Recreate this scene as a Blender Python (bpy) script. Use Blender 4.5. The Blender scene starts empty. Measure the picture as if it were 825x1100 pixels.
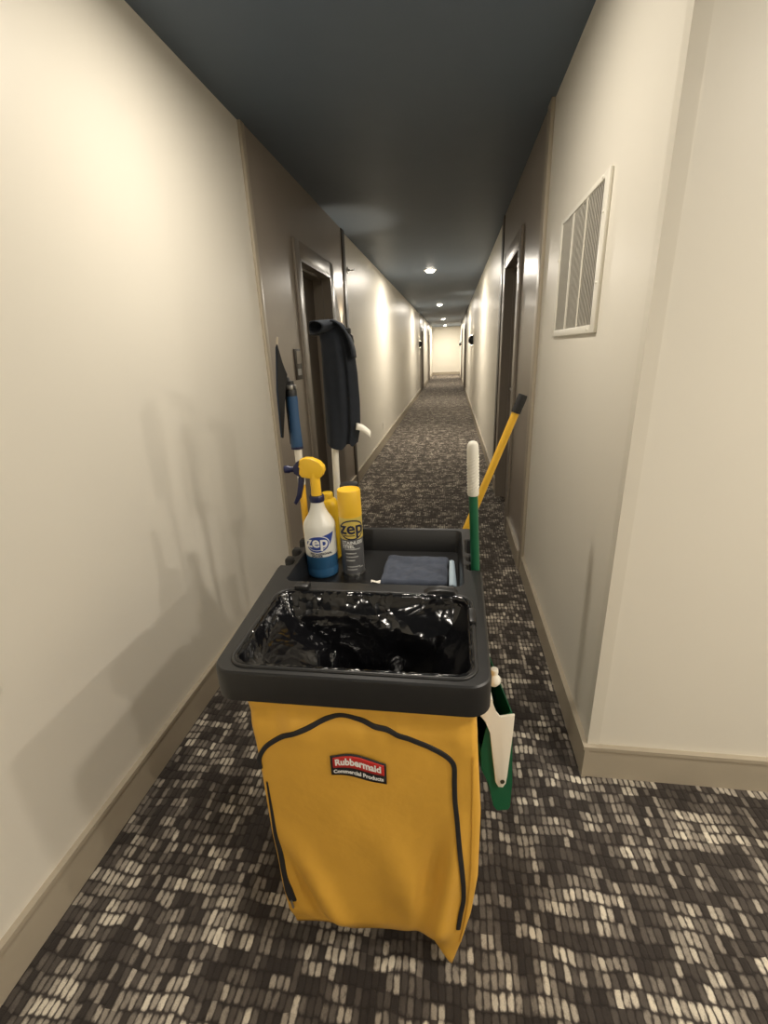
import bpy, bmesh, math, random
from mathutils import Vector, Matrix, noise

SC = bpy.context.scene
COL = SC.collection
PI = math.pi

# ------------------------------------------------------------------ camera
cd = bpy.data.cameras.new('camera')
cam = bpy.data.objects.new('camera', cd)
COL.objects.link(cam)
cd.sensor_fit = 'VERTICAL'
cd.sensor_height = 36.0
cd.sensor_width = 27.0
cd.lens = 486.9 / 1100.0 * 36.0
cd.clip_start = 0.02
cam.matrix_world = Matrix(((0.98956458, -0.00990426, 0.14374923, 0.0),
                           (0.13862744, 0.33753109, -0.93105059, 0.0),
                           (-0.03929848, 0.94126227, 0.33538181, 1.5),
                           (0, 0, 0, 1)))
SC.camera = cam

# ------------------------------------------------------------------ world, exposure
w = bpy.data.worlds.new('world')
SC.world = w
w.use_nodes = True
w.node_tree.nodes['Background'].inputs[0].default_value = (0.9, 0.95, 1.0, 1)
w.node_tree.nodes['Background'].inputs[1].default_value = 0.02
SC.view_settings.view_transform = 'Standard'
SC.view_settings.look = 'None'
SC.view_settings.gamma = 1.0
SC.view_settings.use_curve_mapping = False
SC.view_settings.exposure = 0.12

WARM = (1.0, 0.915, 0.79)
XL, XR, ZC = -1.108, 0.5, 2.651          # corridor walls and ceiling
YC = 1.339                               # where the corridor opens to the right
YEND, YBACK, XFAR = 28.5, -3.2, 3.3

DOWNLIGHTS = [(-0.34, 1.72, 19), (-0.34, 7.93, 50), (-0.34, 13.97, 48), (-0.35, 20.75, 54),
              (-0.36, 26.4, 95), (1.45, 0.25, 21), (-0.3, -1.7, 18), (2.6, 0.60, 30), (2.6, -1.1, 30)]  # behind-camera and far lobby entries: unseen lamps added to fill bag and left wall

# ------------------------------------------------------------------ materials
MATS = {}
def mat(name, col, rough=0.5, metal=0.0, spec=0.5, emit=None, estr=0.0, coat=0.0, bump=None, var=0.0, vscale=8.0, sheen=0.0, trans=0.0, ani=0.0):
    if name in MATS: return MATS[name]
    m = bpy.data.materials.new(name); m.use_nodes = True
    nt = m.node_tree; b = nt.nodes['Principled BSDF']
    b.inputs['Base Color'].default_value = (*col, 1)
    b.inputs['Roughness'].default_value = rough
    b.inputs['Metallic'].default_value = metal
    b.inputs['Specular IOR Level'].default_value = spec
    b.inputs['Coat Weight'].default_value = coat
    b.inputs['Sheen Weight'].default_value = sheen
    b.inputs['Transmission Weight'].default_value = trans
    b.inputs['Anisotropic'].default_value = ani
    if emit:
        b.inputs['Emission Color'].default_value = (*emit, 1)
        b.inputs['Emission Strength'].default_value = estr
    tc = nt.nodes.new('ShaderNodeTexCoord')
    if var > 0:
        n = nt.nodes.new('ShaderNodeTexNoise'); n.inputs['Scale'].default_value = vscale; n.inputs['Detail'].default_value = 4
        nt.links.new(tc.outputs['Object'], n.inputs['Vector'])
        mx = nt.nodes.new('ShaderNodeMix'); mx.data_type = 'RGBA'
        mx.inputs[6].default_value = (*[max(0, c * (1 - var)) for c in col], 1)
        mx.inputs[7].default_value = (*[min(1, c * (1 + var)) for c in col], 1)
        nt.links.new(n.outputs['Fac'], mx.inputs[0]); nt.links.new(mx.outputs[2], b.inputs['Base Color'])
    if bump:
        sc, st, di = bump
        n = nt.nodes.new('ShaderNodeTexNoise'); n.inputs['Scale'].default_value = sc; n.inputs['Detail'].default_value = 3
        nt.links.new(tc.outputs['Object'], n.inputs['Vector'])
        bp = nt.nodes.new('ShaderNodeBump'); bp.inputs['Strength'].default_value = st; bp.inputs['Distance'].default_value = di
        nt.links.new(n.outputs['Fac'], bp.inputs['Height']); nt.links.new(bp.outputs[0], b.inputs['Normal'])
    MATS[name] = m
    return m

class NT:
    """small helper for maths in a node tree"""
    def __init__(s, nt): s.nt = nt
    def m(s, op, a, b=None, c=None):
        n = s.nt.nodes.new('ShaderNodeMath'); n.operation = op
        for i, v in enumerate((a, b, c)):
            if v is None: continue
            if isinstance(v, (int, float)): n.inputs[i].default_value = v
            else: s.nt.links.new(v, n.inputs[i])
        return n.outputs[0]
    def xyz(s, x, y, z=0.0):
        n = s.nt.nodes.new('ShaderNodeCombineXYZ')
        for i, v in enumerate((x, y, z)):
            if isinstance(v, (int, float)): n.inputs[i].default_value = v
            else: s.nt.links.new(v, n.inputs[i])
        return n.outputs[0]
    def noise(s, vec, scale, detail=2.0):
        n = s.nt.nodes.new('ShaderNodeTexNoise'); n.inputs['Scale'].default_value = scale; n.inputs['Detail'].default_value = detail
        s.nt.links.new(vec, n.inputs['Vector']); return n.outputs['Fac']
    def white(s, vec):
        n = s.nt.nodes.new('ShaderNodeTexWhiteNoise'); n.noise_dimensions = '2D'
        s.nt.links.new(vec, n.inputs['Vector']); return n.outputs['Value']
    def smooth(s, v, lo, hi):
        n = s.nt.nodes.new('ShaderNodeMapRange'); n.interpolation_type = 'SMOOTHSTEP'
        s.nt.links.new(v, n.inputs[0]); n.inputs[1].default_value = lo; n.inputs[2].default_value = hi
        return n.outputs[0]

def carpet_material():
    m = bpy.data.materials.new('woven carpet'); m.use_nodes = True
    nt = m.node_tree; b = nt.nodes['Principled BSDF']; k = NT(nt)
    tc = nt.nodes.new('ShaderNodeTexCoord')
    sp = nt.nodes.new('ShaderNodeSeparateXYZ'); nt.links.new(tc.outputs['Object'], sp.inputs[0])
    X, Y = sp.outputs[0], sp.outputs[1]
    wob = k.noise(k.xyz(X, Y), 9.0, 2)
    u = k.m('DIVIDE', k.m('ADD', X, k.m('MULTIPLY', k.m('SUBTRACT', wob, 0.5), 0.012)), 0.0185)
    wob2 = k.noise(k.xyz(X, Y, 3.0), 7.0, 2)
    iu = k.m('FLOOR', u)
    cj = k.m('MULTIPLY', k.m('SUBTRACT', k.white(k.xyz(iu, 3.7)), 0.5), 0.14)
    v = k.m('ADD', k.m('DIVIDE', k.m('ADD', Y, k.m('MULTIPLY', k.m('SUBTRACT', wob2, 0.5), 0.045)), 0.036), cj)
    iv = k.m('FLOOR', v)
    fu, fv = k.m('FRACT', u), k.m('FRACT', v)
    r1 = k.white(k.xyz(iu, iv))
    rr = k.white(k.xyz(iv, 17.3))                         # per row
    big = k.noise(k.xyz(k.m('MULTIPLY', iu, 0.16), k.m('MULTIPLY', iv, 0.30)), 1.0, 3)
    mid = k.noise(k.xyz(k.m('MULTIPLY', iu, 0.42), k.m('MULTIPLY', iv, 0.75), 5.0), 1.0, 2)
    val = k.m('ADD', k.m('ADD', k.m('MULTIPLY', k.m('SUBTRACT', big, 0.5), 2.6), k.m('MULTIPLY', k.m('SUBTRACT', mid, 0.5), 1.9)),
              k.m('ADD', k.m('MULTIPLY', k.m('SUBTRACT', r1, 0.5), 0.6), k.m('MULTIPLY', k.m('SUBTRACT', rr, 0.5), 0.35)))
    val = k.smooth(val, -0.46, 0.80)
    # lozenge mask
    du = k.m('POWER', k.m('ABSOLUTE', k.m('MULTIPLY', k.m('SUBTRACT', fu, 0.5), 2.0)), 3.0)
    gap = k.smooth(k.white(k.xyz(k.m('ADD', iu, 31.0), k.m('FLOOR', k.m('ADD', v, 0.5)))), 0.02, 0.25)
    dv = k.m('MULTIPLY', k.m('POWER', k.m('ABSOLUTE', k.m('MULTIPLY', k.m('SUBTRACT', fv, 0.5), 2.0)), 4.0), gap)
    ragged = k.m('MULTIPLY', k.m('SUBTRACT', k.noise(k.xyz(k.m('MULTIPLY', X, 2.0), Y), 60.0, 3), 0.5), 1.6)
    mask = k.smooth(k.m('ADD', k.m('SUBTRACT', 1.0, k.m('ADD', du, dv)), ragged), -0.10, 1.00)
    fine = k.noise(tc.outputs['Object'], 420.0, 2)
    fac = k.m('MULTIPLY', k.m('MULTIPLY', k.m('ADD', k.m('MULTIPLY', val, 0.95), 0.05), k.m('ADD', k.m('MULTIPLY', mask, 0.88), 0.12)),
              k.m('ADD', k.m('MULTIPLY', fine, 0.6), 0.7))
    cr = nt.nodes.new('ShaderNodeValToRGB')
    e = cr.color_ramp.elements
    e[0].position = 0.0; e[0].color = (0.022, 0.0185, 0.0175, 1)
    e[1].position = 1.0; e[1].color = (0.66, 0.60, 0.49, 1)
    x = e.new(0.30); x.color = (0.092, 0.079, 0.069, 1)
    x = e.new(0.62); x.color = (0.30, 0.265, 0.22, 1)
    nt.links.new(fac, cr.inputs[0]); nt.links.new(cr.outputs[0], b.inputs['Base Color'])
    b.inputs['Roughness'].default_value = 0.95
    b.inputs['Specular IOR Level'].default_value = 0.1
    b.inputs['Sheen Weight'].default_value = 0.28; b.inputs['Sheen Roughness'].default_value = 0.5; b.inputs['Sheen Tint'].default_value = (0.85, 0.76, 0.66, 1)
    bp = nt.nodes.new('ShaderNodeBump'); bp.inputs['Strength'].default_value = 0.5; bp.inputs['Distance'].default_value = 0.004
    nt.links.new(k.m('ADD', k.m('MULTIPLY', mask, 0.7), k.m('MULTIPLY', fine, 0.5)), bp.inputs['Height'])
    nt.links.new(bp.outputs[0], b.inputs['Normal'])
    return m

M_CARPET = carpet_material()
M_WALL = mat('cream vinyl wall', (0.76, 0.722, 0.635), 0.40, spec=0.4, bump=(35, 0.06, 0.004), var=0.02, vscale=1.3)
M_TAUPE = mat('taupe vinyl wall', (0.325, 0.278, 0.228), 0.30, spec=0.45, bump=(35, 0.06, 0.004), var=0.03)
M_CEIL = mat('charcoal ceiling', (0.130, 0.166, 0.218), 0.5, spec=0.3, bump=(180, 0.05, 0.002), var=0.05)
M_BASE = mat('vinyl baseboard', (0.42, 0.365, 0.28), 0.38, var=0.05)
M_BATTEN = mat('beige batten', (0.43, 0.375, 0.29), 0.35)
M_DARKTRIM = mat('dark brown trim', (0.055, 0.042, 0.030), 0.4)
M_DOOR = mat('dark brown door', (0.085, 0.066, 0.048), 0.4, var=0.06)
M_JAMB = mat('taupe painted steel', (0.27, 0.23, 0.187), 0.33)
M_BLACKP = mat('black moulded plastic', (0.0115, 0.0115, 0.012), 0.40, spec=0.5, bump=(260, 0.12, 0.0015), var=0.15, vscale=20)
M_BLACK = mat('black plastic', (0.012, 0.012, 0.013), 0.4)
M_RUBBER = mat('black rubber', (0.014, 0.014, 0.014), 0.7)
M_STEEL = mat('brushed steel', (0.55, 0.54, 0.52), 0.3, metal=1.0)
M_WHITEP = mat('off white plastic', (0.80, 0.77, 0.68), 0.4)
M_WHITEM = mat('white painted metal', (0.80, 0.77, 0.68), 0.4)
M_DARKV = mat('dark duct', (0.16, 0.145, 0.13), 0.7)
M_GREEN = mat('green plastic', (0.008, 0.105, 0.046), 0.35)
M_YELP = mat('yellow painted pole', (0.80, 0.46, 0.035), 0.38)
M_YEL = mat('yellow plastic', (0.92, 0.56, 0.035), 0.35)
M_NAVY = mat('navy plastic', (0.011, 0.014, 0.060), 0.38)
M_BLUEG = mat('blue rubber grip', (0.024, 0.080, 0.185), 0.55)
M_INK = mat('navy print', (0.020, 0.055, 0.30), 0.5)
M_INKD = mat('dark navy print', (0.012, 0.018, 0.06), 0.5)
M_WINK = mat('white print', (0.85, 0.85, 0.83), 0.5)
M_GINK = mat('grey print', (0.52, 0.52, 0.51), 0.5)
M_RED = mat('red patch', (0.52, 0.022, 0.018), 0.6)
M_ZIP = mat('black zipper tape', (0.013, 0.013, 0.015), 0.6)
M_CLOTH = mat('charcoal microfibre', (0.026, 0.030, 0.038), 0.95, spec=0.1, sheen=0.06, bump=(500, 0.4, 0.002), var=0.15, vscale=30)
M_RAG = mat('blue grey microfibre', (0.072, 0.083, 0.112), 0.95, spec=0.1, sheen=0.08, bump=(400, 0.5, 0.002), var=0.25, vscale=40)
M_PALEB = mat('pale blue hem', (0.50, 0.62, 0.72), 0.8)
M_VINYL = mat('yellow vinyl bag', (0.72, 0.395, 0.055), 0.42, spec=0.4, bump=(16, 0.25, 0.01), var=0.05, vscale=6)
def liner_material():
    m = bpy.data.materials.new('black bin liner'); m.use_nodes = True
    nt = m.node_tree; b = nt.nodes['Principled BSDF']; k = NT(nt)
    b.inputs['Base Color'].default_value = (0.005, 0.005, 0.006, 1); b.inputs['Roughness'].default_value = 0.13
    b.inputs['Specular IOR Level'].default_value = 0.55
    tc = nt.nodes.new('ShaderNodeTexCoord')
    n = nt.nodes.new('ShaderNodeTexNoise'); n.inputs['Scale'].default_value = 6.0; n.inputs['Detail'].default_value = 2
    nt.links.new(tc.outputs['Object'], n.inputs['Vector'])
    va = nt.nodes.new('ShaderNodeVectorMath'); va.operation = 'MULTIPLY_ADD'
    nt.links.new(n.outputs['Color'], va.inputs[0]); va.inputs[1].default_value = (0.10, 0.10, 0.10); nt.links.new(tc.outputs['Object'], va.inputs[2])
    vo = nt.nodes.new('ShaderNodeTexVoronoi'); vo.inputs['Scale'].default_value = 9.0; nt.links.new(va.outputs[0], vo.inputs['Vector'])
    vo2 = nt.nodes.new('ShaderNodeTexVoronoi'); vo2.inputs['Scale'].default_value = 34.0; nt.links.new(va.outputs[0], vo2.inputs['Vector'])
    hgt = k.m('ADD', vo.outputs['Distance'], k.m('MULTIPLY', vo2.outputs['Distance'], 0.18))
    bp = nt.nodes.new('ShaderNodeBump'); bp.inputs['Strength'].default_value = 0.5; bp.inputs['Distance'].default_value = 0.024
    nt.links.new(hgt, bp.inputs['Height']); nt.links.new(bp.outputs[0], b.inputs['Normal'])
    return m
M_LINER = liner_material()
M_CANG = mat('grey can', (0.17, 0.17, 0.175), 0.32, metal=0.35)
M_CANY = mat('pale yellow can label', (0.72, 0.56, 0.13), 0.35)
M_LAMP = mat('lit lens', (1, 1, 1), 0.5, emit=(1.0, 0.90, 0.74), estr=25.0)
M_SCGLOW = mat('lit sconce lens', (1, 1, 1), 0.5, emit=(1.0, 0.85, 0.62), estr=25.0)

# ------------------------------------------------------------------ mesh helpers
def link(name, me, m=None, parent=None, smooth=False):
    o = bpy.data.objects.new(name, me); COL.objects.link(o)
    if m is not None and not me.materials: me.materials.append(m)
    if smooth:
        for p in me.polygons: p.use_smooth = True
    if parent is not None: o.parent = parent
    return o

def bm_obj(name, bm, m, parent=None, smooth=False, sharp=None):
    bmesh.ops.recalc_face_normals(bm, faces=bm.faces)
    me = bpy.data.meshes.new(name); bm.to_mesh(me); bm.free()
    o = link(name, me, m, parent, smooth)
    if smooth and sharp is not None:
        me.set_sharp_from_angle(angle=math.radians(sharp))
    return o

def add_box(bm, x0, x1, y0, y1, z0, z1, bev=0.0, seg=2):
    r = bmesh.ops.create_cube(bm, size=1.0)
    vs = r['verts']
    for v in vs:
        v.co = Vector(((x0 + x1) / 2 + v.co.x * (x1 - x0), (y0 + y1) / 2 + v.co.y * (y1 - y0), (z0 + z1) / 2 + v.co.z * (z1 - z0)))
    if bev > 0:
        es = list({e for v in vs for e in v.link_edges})
        bmesh.ops.bevel(bm, geom=es, offset=bev, segments=seg, affect='EDGES', profile=0.5)

def box(name, x0, x1, y0, y1, z0, z1, m, parent=None, bev=0.0, seg=2):
    bm = bmesh.new(); add_box(bm, x0, x1, y0, y1, z0, z1, bev, seg)
    return bm_obj(name, bm, m, parent, smooth=bev > 0, sharp=40 if bev > 0 else None)

def add_tube(bm, pts, rad, n=16, caps=True):
    """tube along points; rad a number or a list"""
    pts = [Vector(p) for p in pts]
    rads = rad if isinstance(rad, (list, tuple)) else [rad] * len(pts)
    rings = []; up = None
    for i, p in enumerate(pts):
        t = (pts[min(i + 1, len(pts) - 1)] - pts[max(i - 1, 0)]).normalized()
        if up is None:
            up = Vector((0, 0, 1)) if abs(t.z) < 0.9 else Vector((1, 0, 0))
        a = (up - t * up.dot(t)).normalized(); b = t.cross(a); up = a
        rings.append([bm.verts.new(p + (a * math.cos(2 * PI * j / n) + b * math.sin(2 * PI * j / n)) * rads[i]) for j in range(n)])
    for i in range(len(rings) - 1):
        for j in range(n):
            bm.faces.new((rings[i][j], rings[i][(j + 1) % n], rings[i + 1][(j + 1) % n], rings[i + 1][j]))
    if caps:
        bm.faces.new(rings[0]); bm.faces.new(rings[-1])

def tube(name, pts, rad, m, parent=None, n=16, sharp=50):
    bm = bmesh.new(); add_tube(bm, pts, rad, n)
    return bm_obj(name, bm, m, parent, True, sharp)

def add_lathe(bm, prof, n=32, c=(0, 0, 0)):
    rings = []
    for r, z in prof:
        if r < 1e-5: rings.append([bm.verts.new((c[0], c[1], c[2] + z))])
        else: rings.append([bm.verts.new((c[0] + r * math.cos(2 * PI * j / n), c[1] + r * math.sin(2 * PI * j / n), c[2] + z)) for j in range(n)])
    for a, b in zip(rings, rings[1:]):
        for j in range(n):
            q = [a[j % len(a)], a[(j + 1) % len(a)], b[(j + 1) % len(b)], b[j % len(b)]]
            q = list(dict.fromkeys(q))
            if len(q) > 2: bm.faces.new(q)
    if len(rings[0]) > 2: bm.faces.new(rings[0])
    if len(rings[-1]) > 2: bm.faces.new(rings[-1])

def lathe(name, prof, m, parent=None, n=32, c=(0, 0, 0), sharp=40):
    bm = bmesh.new(); add_lathe(bm, prof, n, c)
    return bm_obj(name, bm, m, parent, True, sharp)

def add_prism(bm, poly, axis, a, b, bev=0.0, seg=2):
    """poly: 2-D outline; axis 'y' -> (x,z) outline swept in y, 'x' -> (y,z), 'z' -> (x,y)"""
    def P(p, t):
        return {'y': (p[0], t, p[1]), 'x': (t, p[0], p[1]), 'z': (p[0], p[1], t)}[axis]
    A = [bm.verts.new(P(p, a)) for p in poly]; B = [bm.verts.new(P(p, b)) for p in poly]
    n = len(poly)
    f = [bm.faces.new(A), bm.faces.new(B)]
    for i in range(n): f.append(bm.faces.new((A[i], A[(i + 1) % n], B[(i + 1) % n], B[i])))
    if bev > 0:
        es = [e for e in set(e for q in f[:2] for e in q.edges)]
        bmesh.ops.bevel(bm, geom=es, offset=bev, segments=seg, affect='EDGES', profile=0.5)

def prism(name, poly, axis, a, b, m, parent=None, bev=0.0, sharp=35):
    bm = bmesh.new(); add_prism(bm, poly, axis, a, b, bev)
    return bm_obj(name, bm, m, parent, bev > 0, sharp if bev > 0 else None)

def grid_obj(name, rows, m, parent=None, closed=False, smooth=True, sharp=None, cap_end=False):
    bm = bmesh.new()
    V = [[bm.verts.new(p) for p in r] for r in rows]
    n = len(V[0])
    for i in range(len(V) - 1):
        for j in range(n if closed else n - 1):
            bm.faces.new((V[i][j], V[i][(j + 1) % n], V[i + 1][(j + 1) % n], V[i + 1][j]))
    if cap_end: bm.faces.new(V[-1])
    return bm_obj(name, bm, m, parent, smooth, sharp)

def rrect(x0, x1, y0, y1, r, n=6):
    pts = []
    for cx, cy, a0 in ((x1 - r, y0 + r, -90), (x1 - r, y1 - r, 0), (x0 + r, y1 - r, 90), (x0 + r, y0 + r, 180)):
        for i in range(n + 1):
            a = math.radians(a0 + 90 * i / n); pts.append((cx + r * math.cos(a), cy + r * math.sin(a)))
    return pts

def resample(poly, step):
    out = []
    n = len(poly)
    for i in range(n):
        a = Vector(poly[i]); b = Vector(poly[(i + 1) % n]); L = (b - a).length
        k = max(1, int(round(L / step)))
        for j in range(k): out.append(tuple(a.lerp(b, j / k)))
    return out

def offset_poly(poly, d):
    """inward offset of a counter-clockwise outline (mitred)"""
    n = len(poly); out = []
    for i in range(n):
        p0, p1, p2 = Vector(poly[i - 1]), Vector(poly[i]), Vector(poly[(i + 1) % n])
        e1 = (p1 - p0).normalized(); e2 = (p2 - p1).normalized()
        n1 = Vector((-e1.y, e1.x)); n2 = Vector((-e2.y, e2.x))
        b = n1 + n2
        if b.length < 1e-6: b = n1
        b.normalize(); s = d / max(0.4, b.dot(n1)); q = p1 + b * s
        out.append((q.x, q.y))
    return out

def empty(name, loc=(0, 0, 0), label=None, cat=None, group=None, kind=None):
    o = bpy.data.objects.new(name, None); COL.objects.link(o); o.location = loc
    o.empty_display_size = 0.05
    return tag(o, label, cat, group, kind)

def tag(o, label=None, cat=None, group=None, kind=None):
    if label: o['label'] = label
    if cat: o['category'] = cat
    if group: o['group'] = group
    if kind: o['kind'] = kind
    return o

def struct(o, label, cat):
    return tag(o, label, cat, None, 'structure')

def keep(parent, *children):
    """parent meshes built in world coordinates under an empty that is not at the origin"""
    for c in children:
        c.parent = parent; c.matrix_parent_inverse = Matrix.Translation(-parent.location)

def text_mesh(s, size, bold=0.0, depth=0.0):
    cu = bpy.data.curves.new('t', 'FONT'); cu.body = s; cu.size = size; cu.offset = bold
    cu.align_x = 'CENTER'; cu.align_y = 'CENTER'; cu.resolution_u = 3; cu.extrude = depth
    ob = bpy.data.objects.new('t', cu); COL.objects.link(ob)
    bpy.context.view_layer.update()
    me = bpy.data.meshes.new_from_object(ob.evaluated_get(bpy.context.evaluated_depsgraph_get()))
    bpy.data.objects.remove(ob); bpy.data.curves.remove(cu)
    bm = bmesh.new(); bm.from_mesh(me)                     # slice it so that it can follow a curved surface
    x0 = min(v.co.x for v in bm.verts); x1 = max(v.co.x for v in bm.verts); n = max(8, int((x1 - x0) / 0.003))
    for i in range(1, n):
        bmesh.ops.bisect_plane(bm, geom=list(bm.verts) + list(bm.edges) + list(bm.faces), plane_co=(x0 + (x1 - x0) * i / n, 0, 0), plane_no=(1, 0, 0))
    bm.to_mesh(me); bm.free()
    return me

def disc_patch(rx, rz, fn=None, rings=6, n=40):
    bm = bmesh.new()
    c = bm.verts.new((0, 0, 0)); prev = None
    for i in range(1, rings + 1):
        t = i / rings
        ring = [bm.verts.new((rx * t * math.cos(2 * PI * j / n), rz * t * math.sin(2 * PI * j / n), 0)) for j in range(n)]
        for j in range(n):
            if prev is None: bm.faces.new((c, ring[j], ring[(j + 1) % n]))
            else: bm.faces.new((prev[j], ring[j], ring[(j + 1) % n], prev[(j + 1) % n]))
        prev = ring
    me = bpy.data.meshes.new('disc'); bm.to_mesh(me); bm.free()
    return me

def annulus_patch(rx, rz, tx, tz, n=48):
    bm = bmesh.new()
    A = [bm.verts.new((rx * math.cos(2 * PI * j / n), rz * math.sin(2 * PI * j / n), 0)) for j in range(n)]
    B = [bm.verts.new(((rx - tx) * math.cos(2 * PI * j / n), (rz - tz) * math.sin(2 * PI * j / n), 0)) for j in range(n)]
    for j in range(n): bm.faces.new((A[j], A[(j + 1) % n], B[(j + 1) % n], B[j]))
    me = bpy.data.meshes.new('ring'); bm.to_mesh(me); bm.free()
    return me

def rect_patch(x0, x1, z0, z1, nx=12, nz=2):
    bm = bmesh.new()
    V = [[bm.verts.new((x0 + (x1 - x0) * i / nx, z0 + (z1 - z0) * j / nz, 0)) for i in range(nx + 1)] for j in range(nz + 1)]
    for j in range(nz):
        for i in range(nx): bm.faces.new((V[j][i], V[j][i + 1], V[j + 1][i + 1], V[j + 1][i]))
    me = bpy.data.meshes.new('rect'); bm.to_mesh(me); bm.free()
    return me

def wrap(me, r, a0, off, dx=0.0, dz=0.0, shear=0.0):
    """bend a flat (x, y) patch round a vertical cylinder of radius r, facing angle a0"""
    for v in me.vertices:
        x = v.co.x + dx + shear * v.co.y; z = v.co.y + dz
        a = a0 + x / r
        v.co = Vector(((r + off) * math.cos(a), (r + off) * math.sin(a), z))
    return me

# ================================================================== the corridor
floor = box('floor', XL - 0.3, XFAR + 0.3, YBACK - 0.2, YEND + 0.3, -0.05, 0.0, M_CARPET)
struct(floor, 'dark taupe carpet with pale dashed woven blocks', 'floor')
ceil = box('ceiling', XL - 0.3, XFAR + 0.3, YBACK - 0.2, YEND + 0.3, ZC, ZC + 0.1, M_CEIL)
struct(ceil, 'matt charcoal painted ceiling over the corridor', 'ceiling')

def wall_with_doors(name, x_in, sgn, y0, y1, doors, m, thick=0.24):
    """wall in the y direction with openings (ya, yb, ztop); sgn -1: wall lies at x < x_in"""
    bm = bmesh.new()
    xa, xb = (x_in - thick, x_in) if sgn < 0 else (x_in, x_in + thick)
    cur = y0
    for a, b, zt in doors:
        add_box(bm, xa, xb, cur, a, 0, ZC)
        add_box(bm, xa, xb, a, b, zt, ZC)
        cur = b
    add_box(bm, xa, xb, cur, y1, 0, ZC)
    return bm_obj(name, bm, m)

LD = [(3.55, 4.44, 2.15), (17.6, 18.5, 2.15), (23.2, 24.1, 2.15)]
RD = [(3.80, 4.70, 2.17), (17.4, 18.3, 2.15), (22.9, 23.8, 2.15)]
wl = wall_with_doors('wall_left', XL, -1, YBACK, YEND, LD, M_WALL)
struct(wl, 'long cream vinyl wall down the left side of the corridor', 'wall')
wr = wall_with_doors('wall_right', XR, 1, YC, YEND, RD, M_WALL)
struct(wr, 'cream vinyl wall on the right side carrying the air vent', 'wall')
struct(box('wall_front', XR + 0.24, XFAR, YC, YC + 0.2, 0, ZC, M_WALL), 'cream wall facing the camera right of the outside corner', 'wall')
struct(box('wall_end', XL - 0.24, XR + 0.24, YEND, YEND + 0.2, 0, ZC, M_WALL), 'bright cream wall closing the far end of the corridor', 'wall')
struct(box('wall_back', XL - 0.24, XFAR + 0.2, YBACK - 0.2, YBACK, 0, ZC, M_WALL), 'cream wall behind the camera', 'wall')
struct(box('wall_side', XFAR, XFAR + 0.2, YBACK, YC + 0.2, 0, ZC, M_WALL), 'cream wall at the far side of the lobby to the right', 'wall')

# taupe panels that frame each door bay, a little proud of the cream wall
def taupe_bay(name, x_in, sgn, y0, y1, a, b, zt, label):
    t = 0.012
    bm = bmesh.new()
    xa, xb = (x_in, x_in + t) if sgn < 0 else (x_in - t, x_in)
    add_box(bm, xa, xb, y0, a, 0, ZC); add_box(bm, xa, xb, a, b, zt, ZC); add_box(bm, xa, xb, b, y1, 0, ZC)
    return struct(bm_obj(name, bm, M_TAUPE), label, 'wall panel')
taupe_bay('wall_panel_left', XL, -1, 2.80, 5.03, *LD[0], 'taupe wall panel around the near left doorway')
taupe_bay('wall_panel_right', XR, 1, 3.00, 5.05, *RD[0], 'taupe wall panel around the near right doorway')
taupe_bay('wall_panel_left_far', XL, -1, 17.1, 19.0, *LD[1], 'taupe wall panel around the second doorway on the left')
taupe_bay('wall_panel_left_end', XL, -1, 22.7, 24.6, *LD[2], 'taupe wall panel around the last doorway on the left')
taupe_bay('wall_panel_right_far', XR, 1, 16.9, 18.8, *RD[1], 'taupe wall panel around the second doorway on the right')
taupe_bay('wall_panel_right_end', XR, 1, 22.4, 24.3, *RD[2], 'taupe wall panel around the last doorway on the right')

# battens
tn = [0]
def trim(x0, x1, y0, y1, z0, z1, m, label, bev=0.003):
    tn[0] += 1
    return struct(box('trim_%d' % tn[0], x0, x1, y0, y1, z0, z1, m, None, bev), label, 'trim')
trim(XL, XL + 0.018, 2.752, 2.802, 0, ZC, M_BATTEN, 'beige vertical batten where the cream left wall meets the taupe panel')
trim(XL, XL + 0.022, 5.03, 5.16, 0, ZC, M_DARKTRIM, 'dark vertical trim after the near left doorway')
trim(XR - 0.02, XR, 2.90, 3.00, 0, ZC, M_BATTEN, 'beige vertical batten between the cream right wall and taupe panel')
trim(XR - 0.02, XR, 5.05, 5.22, 0, ZC, M_DARKTRIM, 'dark vertical trim after the near right doorway')
trim(XL, XL + 0.02, 19.0, 19.1, 0, ZC, M_DARKTRIM, 'dark vertical trim by the second left doorway')
trim(XR - 0.02, XR, 16.8, 16.9, 0, ZC, M_DARKTRIM, 'dark vertical trim by the second right doorway')
# corner guard of the outside corner: two thin legs
bm = bmesh.new()
add_box(bm, XR - 0.003, XR + 0.036, YC - 0.003, YC, 0.14, ZC)
add_box(bm, XR - 0.003, XR, YC, YC + 0.036, 0.14, ZC)
tn[0] += 1
struct(bm_obj('trim_%d' % tn[0], bm, mat('corner guard vinyl', (0.72, 0.68, 0.59), 0.28)), 'smooth vinyl corner guard on the outside corner of the right wall', 'trim')

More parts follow.
